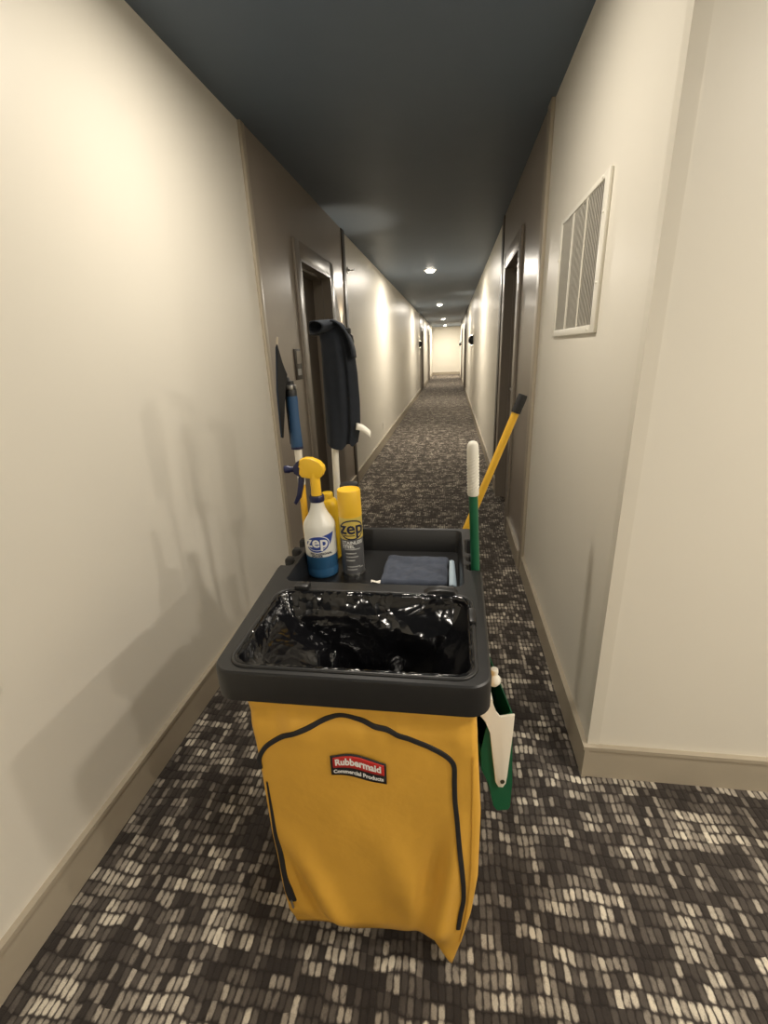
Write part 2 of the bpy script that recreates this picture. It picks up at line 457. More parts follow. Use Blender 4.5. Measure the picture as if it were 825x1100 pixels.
# baseboards with a thin top lip
def baseboard(name, segs, label):
    """segs: (axis, fixed, a, b, sgn): board on face fixed, growing along sgn"""
    bm = bmesh.new()
    for axis, c, a, b, s in segs:
        for t, z0, z1 in ((0.014, 0, 0.128), (0.019, 0.128, 0.142)):
            lo, hi = (c, c + t * s) if s > 0 else (c + t * s, c)
            if axis == 'y': add_box(bm, lo, hi, a, b, z0, z1)
            else: add_box(bm, a, b, lo, hi, z0, z1)
    return struct(bm_obj(name, bm, M_BASE), label, 'baseboard')
baseboard('baseboard_left', [('y', XL, YBACK, 2.752, 1), ('y', XL + 0.012, 2.802, 3.43, 1), ('y', XL + 0.012, 4.56, 5.03, 1), ('y', XL, 5.16, 17.1, 1), ('y', XL, 19.1, 22.7, 1), ('y', XL, 24.6, YEND, 1)],
          'taupe vinyl baseboard along the left wall')
baseboard('baseboard_right', [('y', XR, YC - 0.019, 2.90, -1), ('y', XR - 0.012, 3.0, 3.69, -1), ('y', XR - 0.012, 4.81, 5.05, -1), ('y', XR, 5.22, 16.8, -1), ('y', XR, 18.8, 22.4, -1), ('y', XR, 24.3, YEND, -1)],
          'taupe vinyl baseboard along the right corridor wall')
baseboard('baseboard_front', [('x', YC, XR, XFAR, -1)], 'taupe vinyl baseboard below the wall facing the camera')
baseboard('baseboard_end', [('x', YEND, XL, XR, -1)], 'baseboard across the far end wall')

# ------------------------------------------------------------------ doors
def door(n, x_in, sgn, a, b, zt, label, detail=True, slabm=M_DOOR, depth=0.16):
    """sgn -1: left wall (recess towards -x)"""
    f = 0.012                                             # face of the taupe panel
    X = lambda d: x_in + sgn * d                          # d metres into the wall
    e = empty('door_%d' % n, (x_in, (a + b) / 2, 0)); struct(e, label, 'door')
    def bx(nm, d0, d1, y0, y1, z0, z1, m, bev=0.0):
        p, q = sorted((X(d0), X(d1)))
        o = box(nm, p, q, y0, y1, z0, z1, m, None, bev); keep(e, o); return o
    bx('door_slab', depth - 0.045, depth, a + 0.02, b - 0.02, 0.008, zt - 0.02, slabm)
    cw = 0.11
    bx('casing', -0.030, depth, a - 0.001, a + 0.02, 0, zt, M_JAMB)
    bx('casing', -0.030, depth, b - 0.02, b + 0.001, 0, zt, M_JAMB)
    bx('casing', -0.030, depth, a, b, zt - 0.02, zt + 0.001, M_JAMB)
    bx('casing', -0.030, -f, a - cw, a, 0, zt + cw, M_JAMB, 0.004)
    bx('casing', -0.030, -f, b, b + cw, 0, zt + cw, M_JAMB, 0.004)
    bx('casing', -0.028, -f, a, b, zt, zt + cw, M_JAMB, 0.004)
    if detail:
        bx('door_stop', 0.05, depth - 0.045, a + 0.02, a + 0.035, 0, zt - 0.02, M_JAMB)
        bx('door_stop', 0.05, depth - 0.045, b - 0.035, b - 0.02, 0, zt - 0.02, M_JAMB)
        bx('door_stop', 0.05, depth - 0.045, a + 0.02, b - 0.02, zt - 0.035, zt - 0.02, M_JAMB)
    return e, X
d1, X1 = door(1, XL, -1, *LD[0], 'dark doorway in the taupe panel on the near left wall', depth=0.18, slabm=mat('brown door', (0.13, 0.105, 0.08), 0.4))
d2, X2 = door(2, XR, 1, *RD[0], 'dark brown door recessed in the near right wall', depth=0.15)
for i, (dd, x, s, lab) in enumerate(((LD[1], XL, -1, 'second door along the left wall far down'), (LD[2], XL, -1, 'last door on the left near the end wall'),
                                   (RD[1], XR, 1, 'second door along the right wall far down'), (RD[2], XR, 1, 'last door on the right near the end wall'))):
    door(3 + i, x, s, *dd, lab, False)
# hardware of the right door: lever and key reader near its far edge
fx = X2(0.105)
h = lathe('door_handle', [(0.0, 0), (0.026, 0), (0.026, 0.008), (0.012, 0.012), (0.010, 0.05), (0.0, 0.05)], M_STEEL, n=20)
h.rotation_euler = (0, -PI / 2, 0); h.location = (fx, 4.62, 1.11)
h.parent = d2; h.matrix_parent_inverse = Matrix.Translation(-d2.location)
lev = box('lever', -0.011, 0.011, -0.125, 0.012, 0.040, 0.056, M_STEEL, h, 0.005)
lk = box('lock_plate', fx - 0.03, fx, 4.585, 4.655, 0.955, 1.04, M_BLACK, None, 0.006); keep(d2, lk)
for z in (0.3, 1.1, 1.95):
    hg = tube('hinge', [(XR + 0.01, 3.825, z - 0.05), (XR + 0.01, 3.825, z + 0.05)], 0.007, M_STEEL, n=8); keep(d2, hg)
sp_ = box('strike_plate', XR - 0.033, XR - 0.030, 4.72, 4.75, 1.45, 1.62, M_STEEL); keep(d2, sp_)

# ------------------------------------------------------------------ downlights and sconces
LABD = ['round recessed downlight above the cart, out of frame', 'nearest and largest lit ceiling downlight in view',
        'second lit ceiling downlight from the camera', 'third lit ceiling downlight from the camera', 'smallest farthest ceiling downlight by the end wall',
        'round recessed downlight over the lobby to the right, out of frame', 'added fill downlight behind the camera, unseen', 'added fill downlight at the far side of the lobby, out of frame', 'added fill downlight at the back of the lobby, out of frame']
for i, (x, y, pw) in enumerate(DOWNLIGHTS):
    e = empty('ceiling_downlight', (x, y, ZC), LABD[i], 'light', 'recessed ceiling downlights')
    bm = bmesh.new(); add_lathe(bm, [(0.072, 0.0), (0.100, 0.0), (0.098, -0.006), (0.078, -0.008), (0.072, 0.0)], 32)
    bm_obj('trim_ring', bm, M_WHITEM, e, True, 40)
    lathe('lens', [(0.0, -0.001), (0.071, -0.001), (0.068, -0.014), (0.058, -0.027), (0.040, -0.036), (0.020, -0.040), (0.0, -0.041)], M_LAMP, e, 32)
    ld = bpy.data.lights.new('downlight_beam', 'AREA'); ld.shape = 'DISK'; ld.size = 0.14; ld.energy = pw; ld.color = WARM
    ld.spread = math.radians(180)
    lo = bpy.data.objects.new('downlight_beam', ld); COL.objects.link(lo); lo.parent = e; lo.location = (0, 0, -0.046)

def sconce(x, y, z, sgn, label, power=6.0, s=1.0):
    """up and down half-cone wall light; sgn +1 when it points towards +x"""
    e = empty('wall_sconce', (x, y, z), label, 'wall light', 'black corridor wall lights')
    w, hh, d = 0.075 * s, 0.105 * s, 0.095 * s
    n = 14
    def half(r0, zc):
        return [(sgn * (0.012 + r0 * math.sin(PI * j / n)), -r0 * 0.8 * math.cos(PI * j / n), zc) for j in range(n + 1)]
    rows = [half(w * 0.45, hh), half(w * 1.25, hh * 0.5), half(w * 1.35, 0), half(w * 1.25, -hh * 0.5), half(w * 0.45, -hh)]
    bm = bmesh.new(); V = [[bm.verts.new(p) for p in r] for r in rows]
    for a, b in zip(V, V[1:]):
        for j in range(n): bm.faces.new((a[j], a[j + 1], b[j + 1], b[j]))
        bm.faces.new((a[0], b[0], b[-1], a[-1]))
    bm_obj('shade', bm, M_BLACK, e, True, 40)
    p, q = sorted((0, sgn * 0.012))
    box('backplate', p, q, -w * 0.9, w * 0.9, -hh * 1.05, hh * 1.05, M_BLACK, e, 0.003)
    for zz, rx in ((hh, 0), (-hh, PI)):
        poly = [(a[0] * 0.9 + sgn * 0.003, a[1] * 0.9) for a in half(w * 0.5, 0)]
        prism('lens', poly, 'z', zz - 0.002, zz + 0.002, M_SCGLOW, e)
        ld = bpy.data.lights.new('sconce_beam', 'SPOT'); ld.energy = power; ld.color = (1.0, 0.83, 0.60)
        ld.spot_size = math.radians(70); ld.spot_blend = 0.6; ld.shadow_soft_size = 0.02
        lo = bpy.data.objects.new('sconce_beam', ld); COL.objects.link(lo); lo.parent = e
        lo.location = (sgn * 0.05, 0, zz * 1.12); lo.rotation_euler = (PI if rx == 0 else 0, 0, 0)
    return e
sconce(XL + 0.012, 4.84, 1.60, 1, 'black wall light on the left taupe panel, behind the hanging grey cloth', 16)
sconce(XR, 11.5, 1.65, -1, 'black wall light on the right wall, the nearer of the two there', 16)
sconce(XL, 16.7, 1.66, 1, 'black wall light far down the left wall', 16)
sconce(XR, 26.0, 1.66, -1, 'black wall light on the right wall next to the end wall', 16)
sconce(XFAR, -0.9, 1.75, -1, 'black wall light in the lobby to the right, out of frame', 8)

# ------------------------------------------------------------------ wall vent
VY0, VY1, VZ0, VZ1 = 1.785, 2.487, 1.530, 2.018
ve = empty('wall_vent', (XR, (VY0 + VY1) / 2, VZ0), 'white metal air vent grille with upright louvres on the right wall', 'vent')
def vbox(nm, x0, x1, y0, y1, z0, z1, m, bev=0.0):
    o = box(nm, x0, x1, y0, y1, z0, z1, m, None, bev); keep(ve, o); return o
IY0, IY1, IZ0, IZ1 = 1.838, 2.445, 1.558, 2.000
vbox('frame', XR - 0.012, XR, VY0, IY0, VZ0, VZ1, M_WHITEM, 0.003)
vbox('frame', XR - 0.012, XR, IY1, VY1, VZ0, VZ1, M_WHITEM, 0.003)
vbox('frame', XR - 0.012, XR, IY0, IY1, VZ0, IZ0, M_WHITEM, 0.003)
vbox('frame', XR - 0.012, XR, IY0, IY1, IZ1, VZ1, M_WHITEM, 0.003)
vbox('backing', XR - 0.0015, XR - 0.0005, IY0, IY1, IZ0, IZ1, M_DARKV)
NS = 32
bm = bmesh.new(); add_box(bm, -0.0045, 0.0045, -0.0006, 0.0006, IZ0 - VZ0, IZ1 - VZ0)
bmesh.ops.rotate(bm, verts=bm.verts, cent=(0, 0, 0), matrix=Matrix.Rotation(math.radians(60), 3, 'Z'))
slm = bpy.data.meshes.new('slat'); bm.to_mesh(slm); bm.free(); slm.materials.append(M_WHITEM)
for i in range(NS):
    y = IY0 + (i + 0.5) * (IY1 - IY0) / NS
    o = link('slat', slm, None, ve); o.location = (-0.0065, y - ve.location.y, 0)
for y in (2.045, 2.245):
    vbox('mullion', XR - 0.011, XR - 0.002, y - 0.003, y + 0.003, IZ0, IZ1, M_WHITEM)
for y, z in ((1.812, 1.69), (1.812, 1.90), (2.467, 1.86), (1.86, 2.009), (1.87, 1.544)):
    s = lathe('screw', [(0, 0), (0.006, 0), (0.004, 0.003), (0, 0.0035)], M_WHITEP, n=10)
    s.rotation_euler = (0, -PI / 2, 0); s.location = (XR - 0.012, y, z); s.parent = ve; s.matrix_parent_inverse = Matrix.Translation(-ve.location)

# ------------------------------------------------------------------ sign, sprinkler, outlets
se = empty('door_sign', (XL + 0.012, 3.31, 1.33), 'narrow dark room sign with two pale inserts beside the near left doorway', 'sign')
def sbox(nm, d0, d1, y0, y1, z0, z1, m, bev=0.0):
    o = box(nm, XL + 0.012 + d0, XL + 0.012 + d1, y0, y1, z0, z1, m, None, bev); keep(se, o); return o
sbox('plate', 0, 0.008, 3.245, 3.385, 1.325, 1.535, mat('bronze sign plate', (0.045, 0.035, 0.025), 0.4), 0.002)
sbox('insert', 0.008, 0.011, 3.285, 3.385, 1.435, 1.520, mat('sign insert', (0.40, 0.36, 0.30), 0.5))
sbox('insert', 0.008, 0.011, 3.285, 3.36, 1.355, 1.400, M_GINK)

pe = empty('sprinkler_head', (XL, 5.32, 2.32), 'small sidewall fire sprinkler high on the left wall', 'sprinkler')
o = lathe('escutcheon', [(0, 0), (0.035, 0), (0.033, 0.006), (0.012, 0.010), (0.010, 0.03), (0, 0.03)], M_STEEL, pe, 20); o.rotation_euler = (0, PI / 2, 0)
tube('frame_arm', [(0.03, -0.008, 0), (0.055, -0.014, 0), (0.075, 0, 0)], 0.003, M_STEEL, pe, 8)
tube('frame_arm', [(0.03, 0.008, 0), (0.055, 0.014, 0), (0.075, 0, 0)], 0.003, M_STEEL, pe, 8)
tube('bulb', [(0.03, 0, 0), (0.072, 0, 0)], 0.003, mat('red glass bulb', (0.4, 0.03, 0.02), 0.2), pe, 8)
box('deflector', 0.074, 0.078, -0.018, 0.018, -0.002, 0.014, M_STEEL, pe)

def outlet(y0, y1, z0, z1, label, x=XL):
    e = empty('wall_outlet', (x, (y0 + y1) / 2, (z0 + z1) / 2), label, 'outlet')
    w, hh = (y1 - y0) / 2, (z1 - z0) / 2
    box('cover_plate', 0, 0.006, -w, w, -hh, hh, M_WHITEP, e, 0.002)
    for s in (-1, 1):
        r = box('socket', 0.004, 0.008, -w * 0.45, w * 0.45, s * hh * 0.42 - hh * 0.27, s * hh * 0.42 + hh * 0.27, M_WHITEP, e, 0.001)
        for t in (-1, 1): box('slot', 0.0078, 0.0085, t * w * 0.2 - 0.001, t * w * 0.2 + 0.001, s * hh * 0.42 - 0.004, s * hh * 0.42 + 0.006, M_BLACK, r)
outlet(0.700, 0.775, 0.735, 0.855, 'cream outlet plate at the left edge of the photo')
outlet(7.43, 7.50, 0.26, 0.375, 'small cream outlet low on the left wall far down the corridor')

# ================================================================== the janitor cart
ZD, ZS = 0.90, 0.83                        # deck top, bottom of its skirt
cart = empty('janitor_cart', (-0.2, 1.2, 0), 'black plastic janitor cart with bag opening and tool tray', 'cart')
def cpart(o): keep(cart, o); return o

# deck outline, counter-clockwise, with open tool notches at both rear sides
def arc(cx, cy, r, a0, a1, n=6):
    return [(cx + r * math.cos(math.radians(a0 + (a1 - a0) * i / n)), cy + r * math.sin(math.radians(a0 + (a1 - a0) * i / n))) for i in range(n + 1)]
FX0, FX1, FY = -0.486, 0.084, 0.700
RX0, RX1, RY = -0.512, 0.092, 1.505
out = arc(FX0 + 0.045, FY + 0.045, 0.045, 180, 270) + arc(FX1 - 0.045, FY + 0.045, 0.045, 270, 360)
out += [(RX1, 1.178)]
def notch_r(y0, y1, xin):
    return [(RX1 - 0.004, y0), (RX1 - 0.012, y0 + 0.002), (xin + 0.008, y0), (xin, y0 + 0.008), (xin, y1 - 0.008), (xin + 0.008, y1), (RX1 - 0.012, y1 - 0.002), (RX1 - 0.004, y1)]
for y0, y1 in ((1.186, 1.226), (1.242, 1.280), (1.300, 1.405)): out += notch_r(y0, y1, 0.051)
out += arc(RX1 - 0.03, RY - 0.03, 0.03, 0, 90, 4) + arc(RX0 + 0.03, RY - 0.03, 0.03, 90, 180, 4)
def notch_l(y0, y1, xin):
    return [(RX0 + 0.002, y1), (RX0 + 0.010, y1 - 0.002), (xin - 0.008, y1), (xin, y1 - 0.008), (xin, y0 + 0.008), (xin - 0.008, y0), (RX0 + 0.010, y0 + 0.002), (RX0 + 0.002, y0)]
for y0, y1 in ((1.398, 1.446), (1.318, 1.372), (1.250, 1.296), (1.185, 1.228)): out += notch_l(y0, y1, -0.474)
out += [(RX0, 1.165)]
OPEN = rrect(-0.452, 0.053, 0.722, 1.034, 0.040, 8)
TRAY = rrect(-0.457, 0.038, 1.088, 1.482, 0.022, 5)

bm = bmesh.new()
def loop(pts, z): return [bm.verts.new((p[0], p[1], z)) for p in pts]
def bridge(A, B):
    n = len(A)
    for i in range(n): bm.faces.new((A[i], A[(i + 1) % n], B[(i + 1) % n], B[i]))
def loop_edges(L): return [bm.edges.get((L[i], L[(i + 1) % len(L)])) for i in range(len(L))]
prof = [(0.000, ZS), (0.000, ZD - 0.008), (0.0016, ZD - 0.003), (0.005, ZD)]
Ls = [loop(offset_poly(out, d), z) for d, z in prof]
for a, b in zip(Ls, Ls[1:]): bridge(a, b)
oL = [loop(offset_poly(OPEN, -0.003), ZD), loop(OPEN, ZD - 0.003), loop(OPEN, ZS)]
for a, b in zip(oL, oL[1:]): bridge(a, b)
tL = [loop(offset_poly(TRAY, -0.003), ZD), loop(TRAY, ZD - 0.004), loop(offset_poly(TRAY, 0.010), ZS - 0.008)]
for a, b in zip(tL, tL[1:]): bridge(a, b)
bm.faces.new(tL[-1])
bmesh.ops.triangle_fill(bm, use_beauty=True, edges=loop_edges(Ls[-1]) + loop_edges(oL[0]) + loop_edges(tL[0]))
cpart(bm_obj('top_deck', bm, M_BLACKP, None, True, 30))
# underside rim inside the skirt and ring that clamps the bag
cpart(box('tray_bottom', -0.462, 0.043, 1.083, 1.487, 0.803, 0.8215, M_BLACK))
ringp = resample(rrect(-0.456, 0.057, 0.718, 1.038, 0.042, 8), 0.02)
bm = bmesh.new()
R_ = [[bm.verts.new((p[0], p[1], 0)) for p in ringp] for _ in range(8)]
for k in range(8):
    a = 2 * PI * k / 8
    off = offset_poly(ringp, 0.002 + 0.0045 * math.cos(a))
    for v, q in zip(R_[k], off): v.co = Vector((q[0], q[1], ZD + 0.0005 + 0.0045 * math.sin(a)))
for k in range(8):
    for j in range(len(ringp)):
        bm.faces.new((R_[k][j], R_[k][(j + 1) % len(ringp)], R_[(k + 1) % 8][(j + 1) % len(ringp)], R_[(k + 1) % 8][j]))
cpart(bm_obj('bag_ring', bm, M_BLACKP, None, True))
cpart(box('bag_clip', -0.412, -0.372, 1.030, 1.058, ZD - 0.004, ZD + 0.016, M_BLACK, None, 0.005))
cpart(prism('bag_clip', [(-0.066, ZD), (-0.05, ZD + 0.012), (-0.02, ZD + 0.016), (0.012, ZD + 0.013), (0.024, ZD)], 'y', 1.034, 1.062, M_BLACK, None, 0.004))
cpart(box('bag_clip', 0.046, 0.062, 0.905, 0.965, ZD - 0.004, ZD + 0.012, M_BLACK, None, 0.004))
# body below
cpart(box('side_panel', -0.470, -0.440, 1.095, 1.475, 0.16, 0.815, M_BLACK, None, 0.006))
cpart(box('side_panel', 0.012, 0.040, 1.095, 1.475, 0.16, 0.815, M_BLACK, None, 0.006))
cpart(box('front_panel', -0.440, 0.012, 1.095, 1.115, 0.16, 0.810, M_BLACK))
cpart(box('shelf', -0.440, 0.012, 1.115, 1.470, 0.46, 0.48, M_BLACK))
cpart(box('base_platform', -0.47, 0.040, 1.08, 1.98, 0.115, 0.165, M_BLACKP, None, 0.015))
for x in (-0.43, 0.005):
    for y, r in ((1.22, 0.085), (1.87, 0.055)):
        wh = lathe('wheel', [(0, -0.018), (r * 0.45, -0.018), (r * 0.5, -0.012), (r * 0.8, -0.012), (r * 0.9, -0.018), (r, -0.012), (r, 0.012), (r * 0.9, 0.018), (r * 0.8, 0.012), (r * 0.5, 0.012), (r * 0.45, 0.018), (0, 0.018)], M_RUBBER, n=28)
        wh.rotation_euler = (0, PI / 2, 0); wh.location = (x, y, r); cpart(wh)
        box('wheel_fork', -0.13 if r < 0.08 else -0.10, 0.0, -0.012, 0.012, 0.02, 0.026, M_STEEL, wh)

# ------------------------------------------------------------------ yellow bag
def lerp_tab(tab, t):
    if t <= tab[0][0]: return tab[0][1]
    for (a, va), (b, vb) in zip(tab, tab[1:]):
        if t <= b:
            k = (t - a) / (b - a); k = k * k * (3 - 2 * k) if False else k
            return va + (vb - va) * k
    return tab[-1][1]
BXL = [(0.0, -0.400), (0.065, -0.404), (0.25, -0.415), (0.5, -0.420), (0.9, -0.424)]
BXR = [(0.0, 0.018), (0.027, 0.023), (0.12, 0.045), (0.205, 0.060), (0.342, 0.073), (0.55, 0.073), (0.707, 0.063), (0.90, 0.050)]
BZB = [(0.0, 0.062), (0.18, 0.082), (0.36, 0.080), (0.56, 0.092), (0.72, 0.118), (0.80, 0.125), (0.85, 0.098), (0.92, 0.058), (1.0, 0.018)]
def sstep(a, b, t):
    t = max(0.0, min(1.0, (t - a) / (b - a))); return t * t * (3 - 2 * t)
def bag_y(x, z):
    """front surface of the vinyl bag"""
    s = (x - BXL[-1][1]) / 0.48
    t = (0.83 - z) / 0.75
    y = 0.712
    n1 = noise.noise(Vector((x * 7 + 3, z * 2.2, 0.3)))
    n2 = noise.noise(Vector((x * 16 - z * 7, z * 4, 2.7)))
    y += 0.008 * n1 * sstep(0, 0.5, t) * (1 - 0.7 * sstep(0.85, 1.0, t)) + 0.004 * n2
    # diagonal folds running from the lower left to the middle
    y -= 0.019 * math.exp(-((x + 0.30 - (z - 0.25) * -0.35) / 0.035) ** 2) * sstep(0.45, 0.8, t)
    y += 0.019 * math.exp(-((x + 0.345 + (z - 0.2) * 0.30) / 0.022) ** 2) * sstep(0.5, 0.9, t) * (1 - sstep(0.95, 1.0, t))
    y -= 0.022 * math.exp(-((x + 0.10 + (z - 0.35) * 0.25) / 0.06) ** 2) * sstep(0.3, 0.75, t)
    y += 0.019 * math.exp(-((x + 0.04 - (z - 0.3) * 0.16) / 0.025) ** 2) * sstep(0.35, 0.7, t)
    y -= 0.016 * math.exp(-((x - 0.0 - (z - 0.3) * 0.10) / 0.022) ** 2) * sstep(0.3, 0.6, t) * (1 - sstep(0.85, 1.0, t))
    y = 0.712 + (y - 0.712) * (1 - 0.75 * sstep(0.86, 1.0, t))
    # belly and the bottom turning under
    y -= 0.010 * math.sin(min(1.0, max(0.0, t)) * PI) * math.sin(max(0, min(1, s)) * PI)
    y += 0.020 * sstep(0.90, 1.02, t) * (1 - sstep(0.80, 0.9, s))
    y += 0.0055 * noise.noise(Vector((x * 26, z * 9, 6.1))) * sstep(0.70, 0.76, z)
    # the hem below the black rim hangs a little inside
    y += 0.006 * math.exp(-((z - 0.79) / 0.02) ** 2)
    return y
rows = []
NR = 64; NF = 72
for i in range(NR + 1):
    t = i / NR; row = []
    for j in range(NF + 1):                                # front
        s = j / NF; zb = lerp_tab(BZB, s); z = 0.850 + (zb - 0.850) * t
        xl_, xr_ = lerp_tab(BXL, z), lerp_tab(BXR, z)
        x = xl_ + (xr_ - xl_) * s
        y = bag_y(x, z); ed = min(s, 1 - s)
        y += 0.016 * (1 - min(1, ed / 0.02)) ** 2
        row.append((x, y, z))
    x1, y1, z1 = row[-1]; x0, y0, z0 = row[0]
    for j in range(1, 13):                                 # right side
        k = j / 12; zb = 0.018 + (0.10 - 0.018) * sstep(0, 0.35, k); z = 0.850 + (zb - 0.850) * t
        row.append((x1 + 0.010 * math.sin(k * PI) * noise.noise(Vector((k * 4, z * 6, 9))) - 0.012 * k, y1 + (1.030 - y1) * k, z))
    for j in range(1, 13):                                 # back
        k = j / 12; z = 0.850 + (0.10 - 0.850) * t
        row.append((x1 - 0.012 + (x0 + 0.012 - x1 + 0.012) * k, 1.030, z))
    for j in range(1, 12):                                 # left side
        k = j / 12; zb = 0.10 + (0.062 - 0.10) * sstep(0.5, 1, k); z = 0.850 + (zb - 0.850) * t
        row.append((x0 + 0.012 * (1 - k) - 0.008 * math.sin(k * PI) * noise.noise(Vector((k * 4, z * 6, 4))), 1.030 + (y0 - 1.030) * k, z))
    rows.append(row)
bagc = empty('vinyl_bag', (-0.18, 0.87, 0.0), 'yellow vinyl waste bag with black zipper hanging from the cart front', 'bag')
bag = grid_obj('bag_body', rows, M_VINYL, None, closed=True); 
bmx = bmesh.new(); bmx.from_mesh(bag.data)
bmx.verts.ensure_lookup_table(); n = len(rows[0]); base = NR * n
BV = [bmx.verts[base + j] for j in range(n)]
cc = bmx.verts.new((-0.18, 0.87, 0.11))
for j in range(n): bmx.faces.new((BV[j], BV[(j + 1) % n], cc))
bmesh.ops.recalc_face_normals(bmx, faces=bmx.faces); bmx.to_mesh(bag.data); bmx.free()
for p in bag.data.polygons: p.use_smooth = True
keep(bagc, bag)

def dense(pts, k=6):
    """Catmull-Rom through 2-D points"""
    P = [Vector(p) for p in pts]; P = [2 * P[0] - P[1]] + P + [2 * P[-1] - P[-2]]; o = []
    for i in range(1, len(P) - 2):
        for j in range(k):
            t = j / k
            o.append(0.5 * ((2 * P[i]) + (P[i + 1] - P[i - 1]) * t + (2 * P[i - 1] - 5 * P[i] + 4 * P[i + 1] - P[i + 2]) * t * t + (3 * P[i] - P[i - 1] - 3 * P[i + 1] + P[i + 2]) * t ** 3))
    o.append(P[-2]); return o
def ribbon(name, pts, wid, m, parent, lift=0.003):
    """flat band laid on the bag front; wid(t) its half width"""
    P = dense(pts); rws = []
    for i, p in enumerate(P):
        t = (P[min(i + 1, len(P) - 1)] - P[max(0, i - 1)]).normalized(); nn = Vector((-t.y, t.x)); h = wid(i / (len(P) - 1))
        r = []
        for k, lf in ((-1, -0.001), (-0.9, lift), (0, lift * 1.3), (0.9, lift), (1, -0.001)):
            q = p + nn * h * k; r.append((q.x, bag_y(q.x, q.y) - lf, q.y))
        rws.append(r)
    o = grid_obj(name, rws, m, None, smooth=True, sharp=40); keep(parent, o); return o
ZIP = [(-0.412, 0.629), (-0.414, 0.656), (-0.4, 0.685), (-0.38, 0.708), (-0.345, 0.735), (-0.302, 0.757), (-0.259, 0.781), (-0.228, 0.796), (-0.205, 0.798), (-0.182, 0.791),
       (-0.152, 0.779), (-0.123, 0.773), (-0.095, 0.761), (-0.067, 0.749), (-0.039, 0.738), (-0.011, 0.723), (0.006, 0.708), (0.014, 0.689), (0.015, 0.65),
       (0.017, 0.597), (0.022, 0.543), (0.029, 0.457), (0.037, 0.367), (0.041, 0.286), (0.035, 0.228), (0.030, 0.175)]
z1_ = ribbon('zipper', ZIP, lambda t: 0.0055 if t > 0.04 else 0.002 + 0.0035 * t / 0.04, M_ZIP, bagc)
ZIP2 = [(-0.404, 0.591), (-0.404, 0.509), (-0.403, 0.432), (-0.401, 0.369), (-0.400, 0.295), (-0.394, 0.223), (-0.388, 0.182)]
z2_ = ribbon('zipper', ZIP2, lambda t: 0.0015 + 0.0045 * min(1, t / 0.5) + (0.004 * sstep(0.7, 0.85, t)), M_ZIP, bagc)
pul = tube('zipper_pull', [(-0.390, bag_y(-0.39, 0.19) - 0.006, 0.190), (-0.386, bag_y(-0.386, 0.172) - 0.008, 0.168)], 0.003, M_STEEL, None, 8); keep(bagc, pul)
# seam stitched beside the right zipper
seam = ribbon('seam', [(0.052, 0.72), (0.055, 0.55), (0.056, 0.35), (0.048, 0.22), (0.036, 0.12)], lambda t: 0.0022, M_VINYL, bagc, 0.0018)

# logo patch: curved black patch, red field, two lines of lettering
def patch_pt(u, v):
    """u 0..1 along, v 0 bottom .. 1 top"""
    top = [(0, 0.696), (0.28, 0.708), (0.50, 0.707), (0.76, 0.697), (1, 0.684)]
    bot = [(0, 0.645), (0.22, 0.649), (0.48, 0.644), (0.73, 0.633), (1, 0.630)]
    def cr(tab, t):
        return lerp_tab([(a, b) for a, b in tab], t)
    x = -0.246 + 0.119 * u
    zt = sum(cr(top, max(0, min(1, u + d))) for d in (-0.1, -0.05, 0, 0.05, 0.1)) / 5
    zb = sum(cr(bot, max(0, min(1, u + d))) for d in (-0.1, -0.05, 0, 0.05, 0.1)) / 5
    return x, zb + (zt - zb) * v
def patch_sheet(name, u0, u1, v0, v1, m, parent, lift, nu=24, nv=6):
    rws = []
    for i in range(nv + 1):
        r = []
        for j in range(nu + 1):
            x, z = patch_pt(u0 + (u1 - u0) * j / nu, v0 + (v1 - v0) * i / nv)
            r.append((x, bag_y(x, z) - lift, z))
        rws.append(r)
    o = grid_obj(name, rws, m, None)
    sol = o.modifiers.new('s', 'SOLIDIFY'); sol.thickness = 0.001; sol.offset = 1 if False else -1
    keep(parent, o); return o
lp = patch_sheet('logo_patch', 0, 1, 0, 1, M_ZIP, bagc, 0.0035)
lp['label'] = 'black and red arched name patch'
fld = patch_sheet('patch_field', 0.045, 0.965, 0.40, 0.92, M_RED, bagc, 0.0048); 
fld.parent = lp; fld.matrix_parent_inverse = Matrix.Identity(4)
def patch_text(s, size, bold, v, width):
    me = text_mesh(s, size, bold)
    xs = [q.co.x for q in me.vertices]; W = max(xs) - min(xs); mid = (max(xs) + min(xs)) / 2
    hgt = 0.055
    for q in me.vertices:
        u = 0.5 + (q.co.x - mid) / W * width
        x, z = patch_pt(u, v + q.co.y / hgt)
        q.co = Vector((x, bag_y(x, z) - 0.0062, z))
    o = link('lettering', me, M_WINK); o.parent = lp; o.matrix_parent_inverse = Matrix.Identity(4)
    keep_m = lp.matrix_parent_inverse
    return o
patch_text('Rubbermaid', 0.0235, 0.0009, 0.66, 0.82)
patch_text('Commercial Products', 0.0135, 0.0005, 0.22, 0.90)

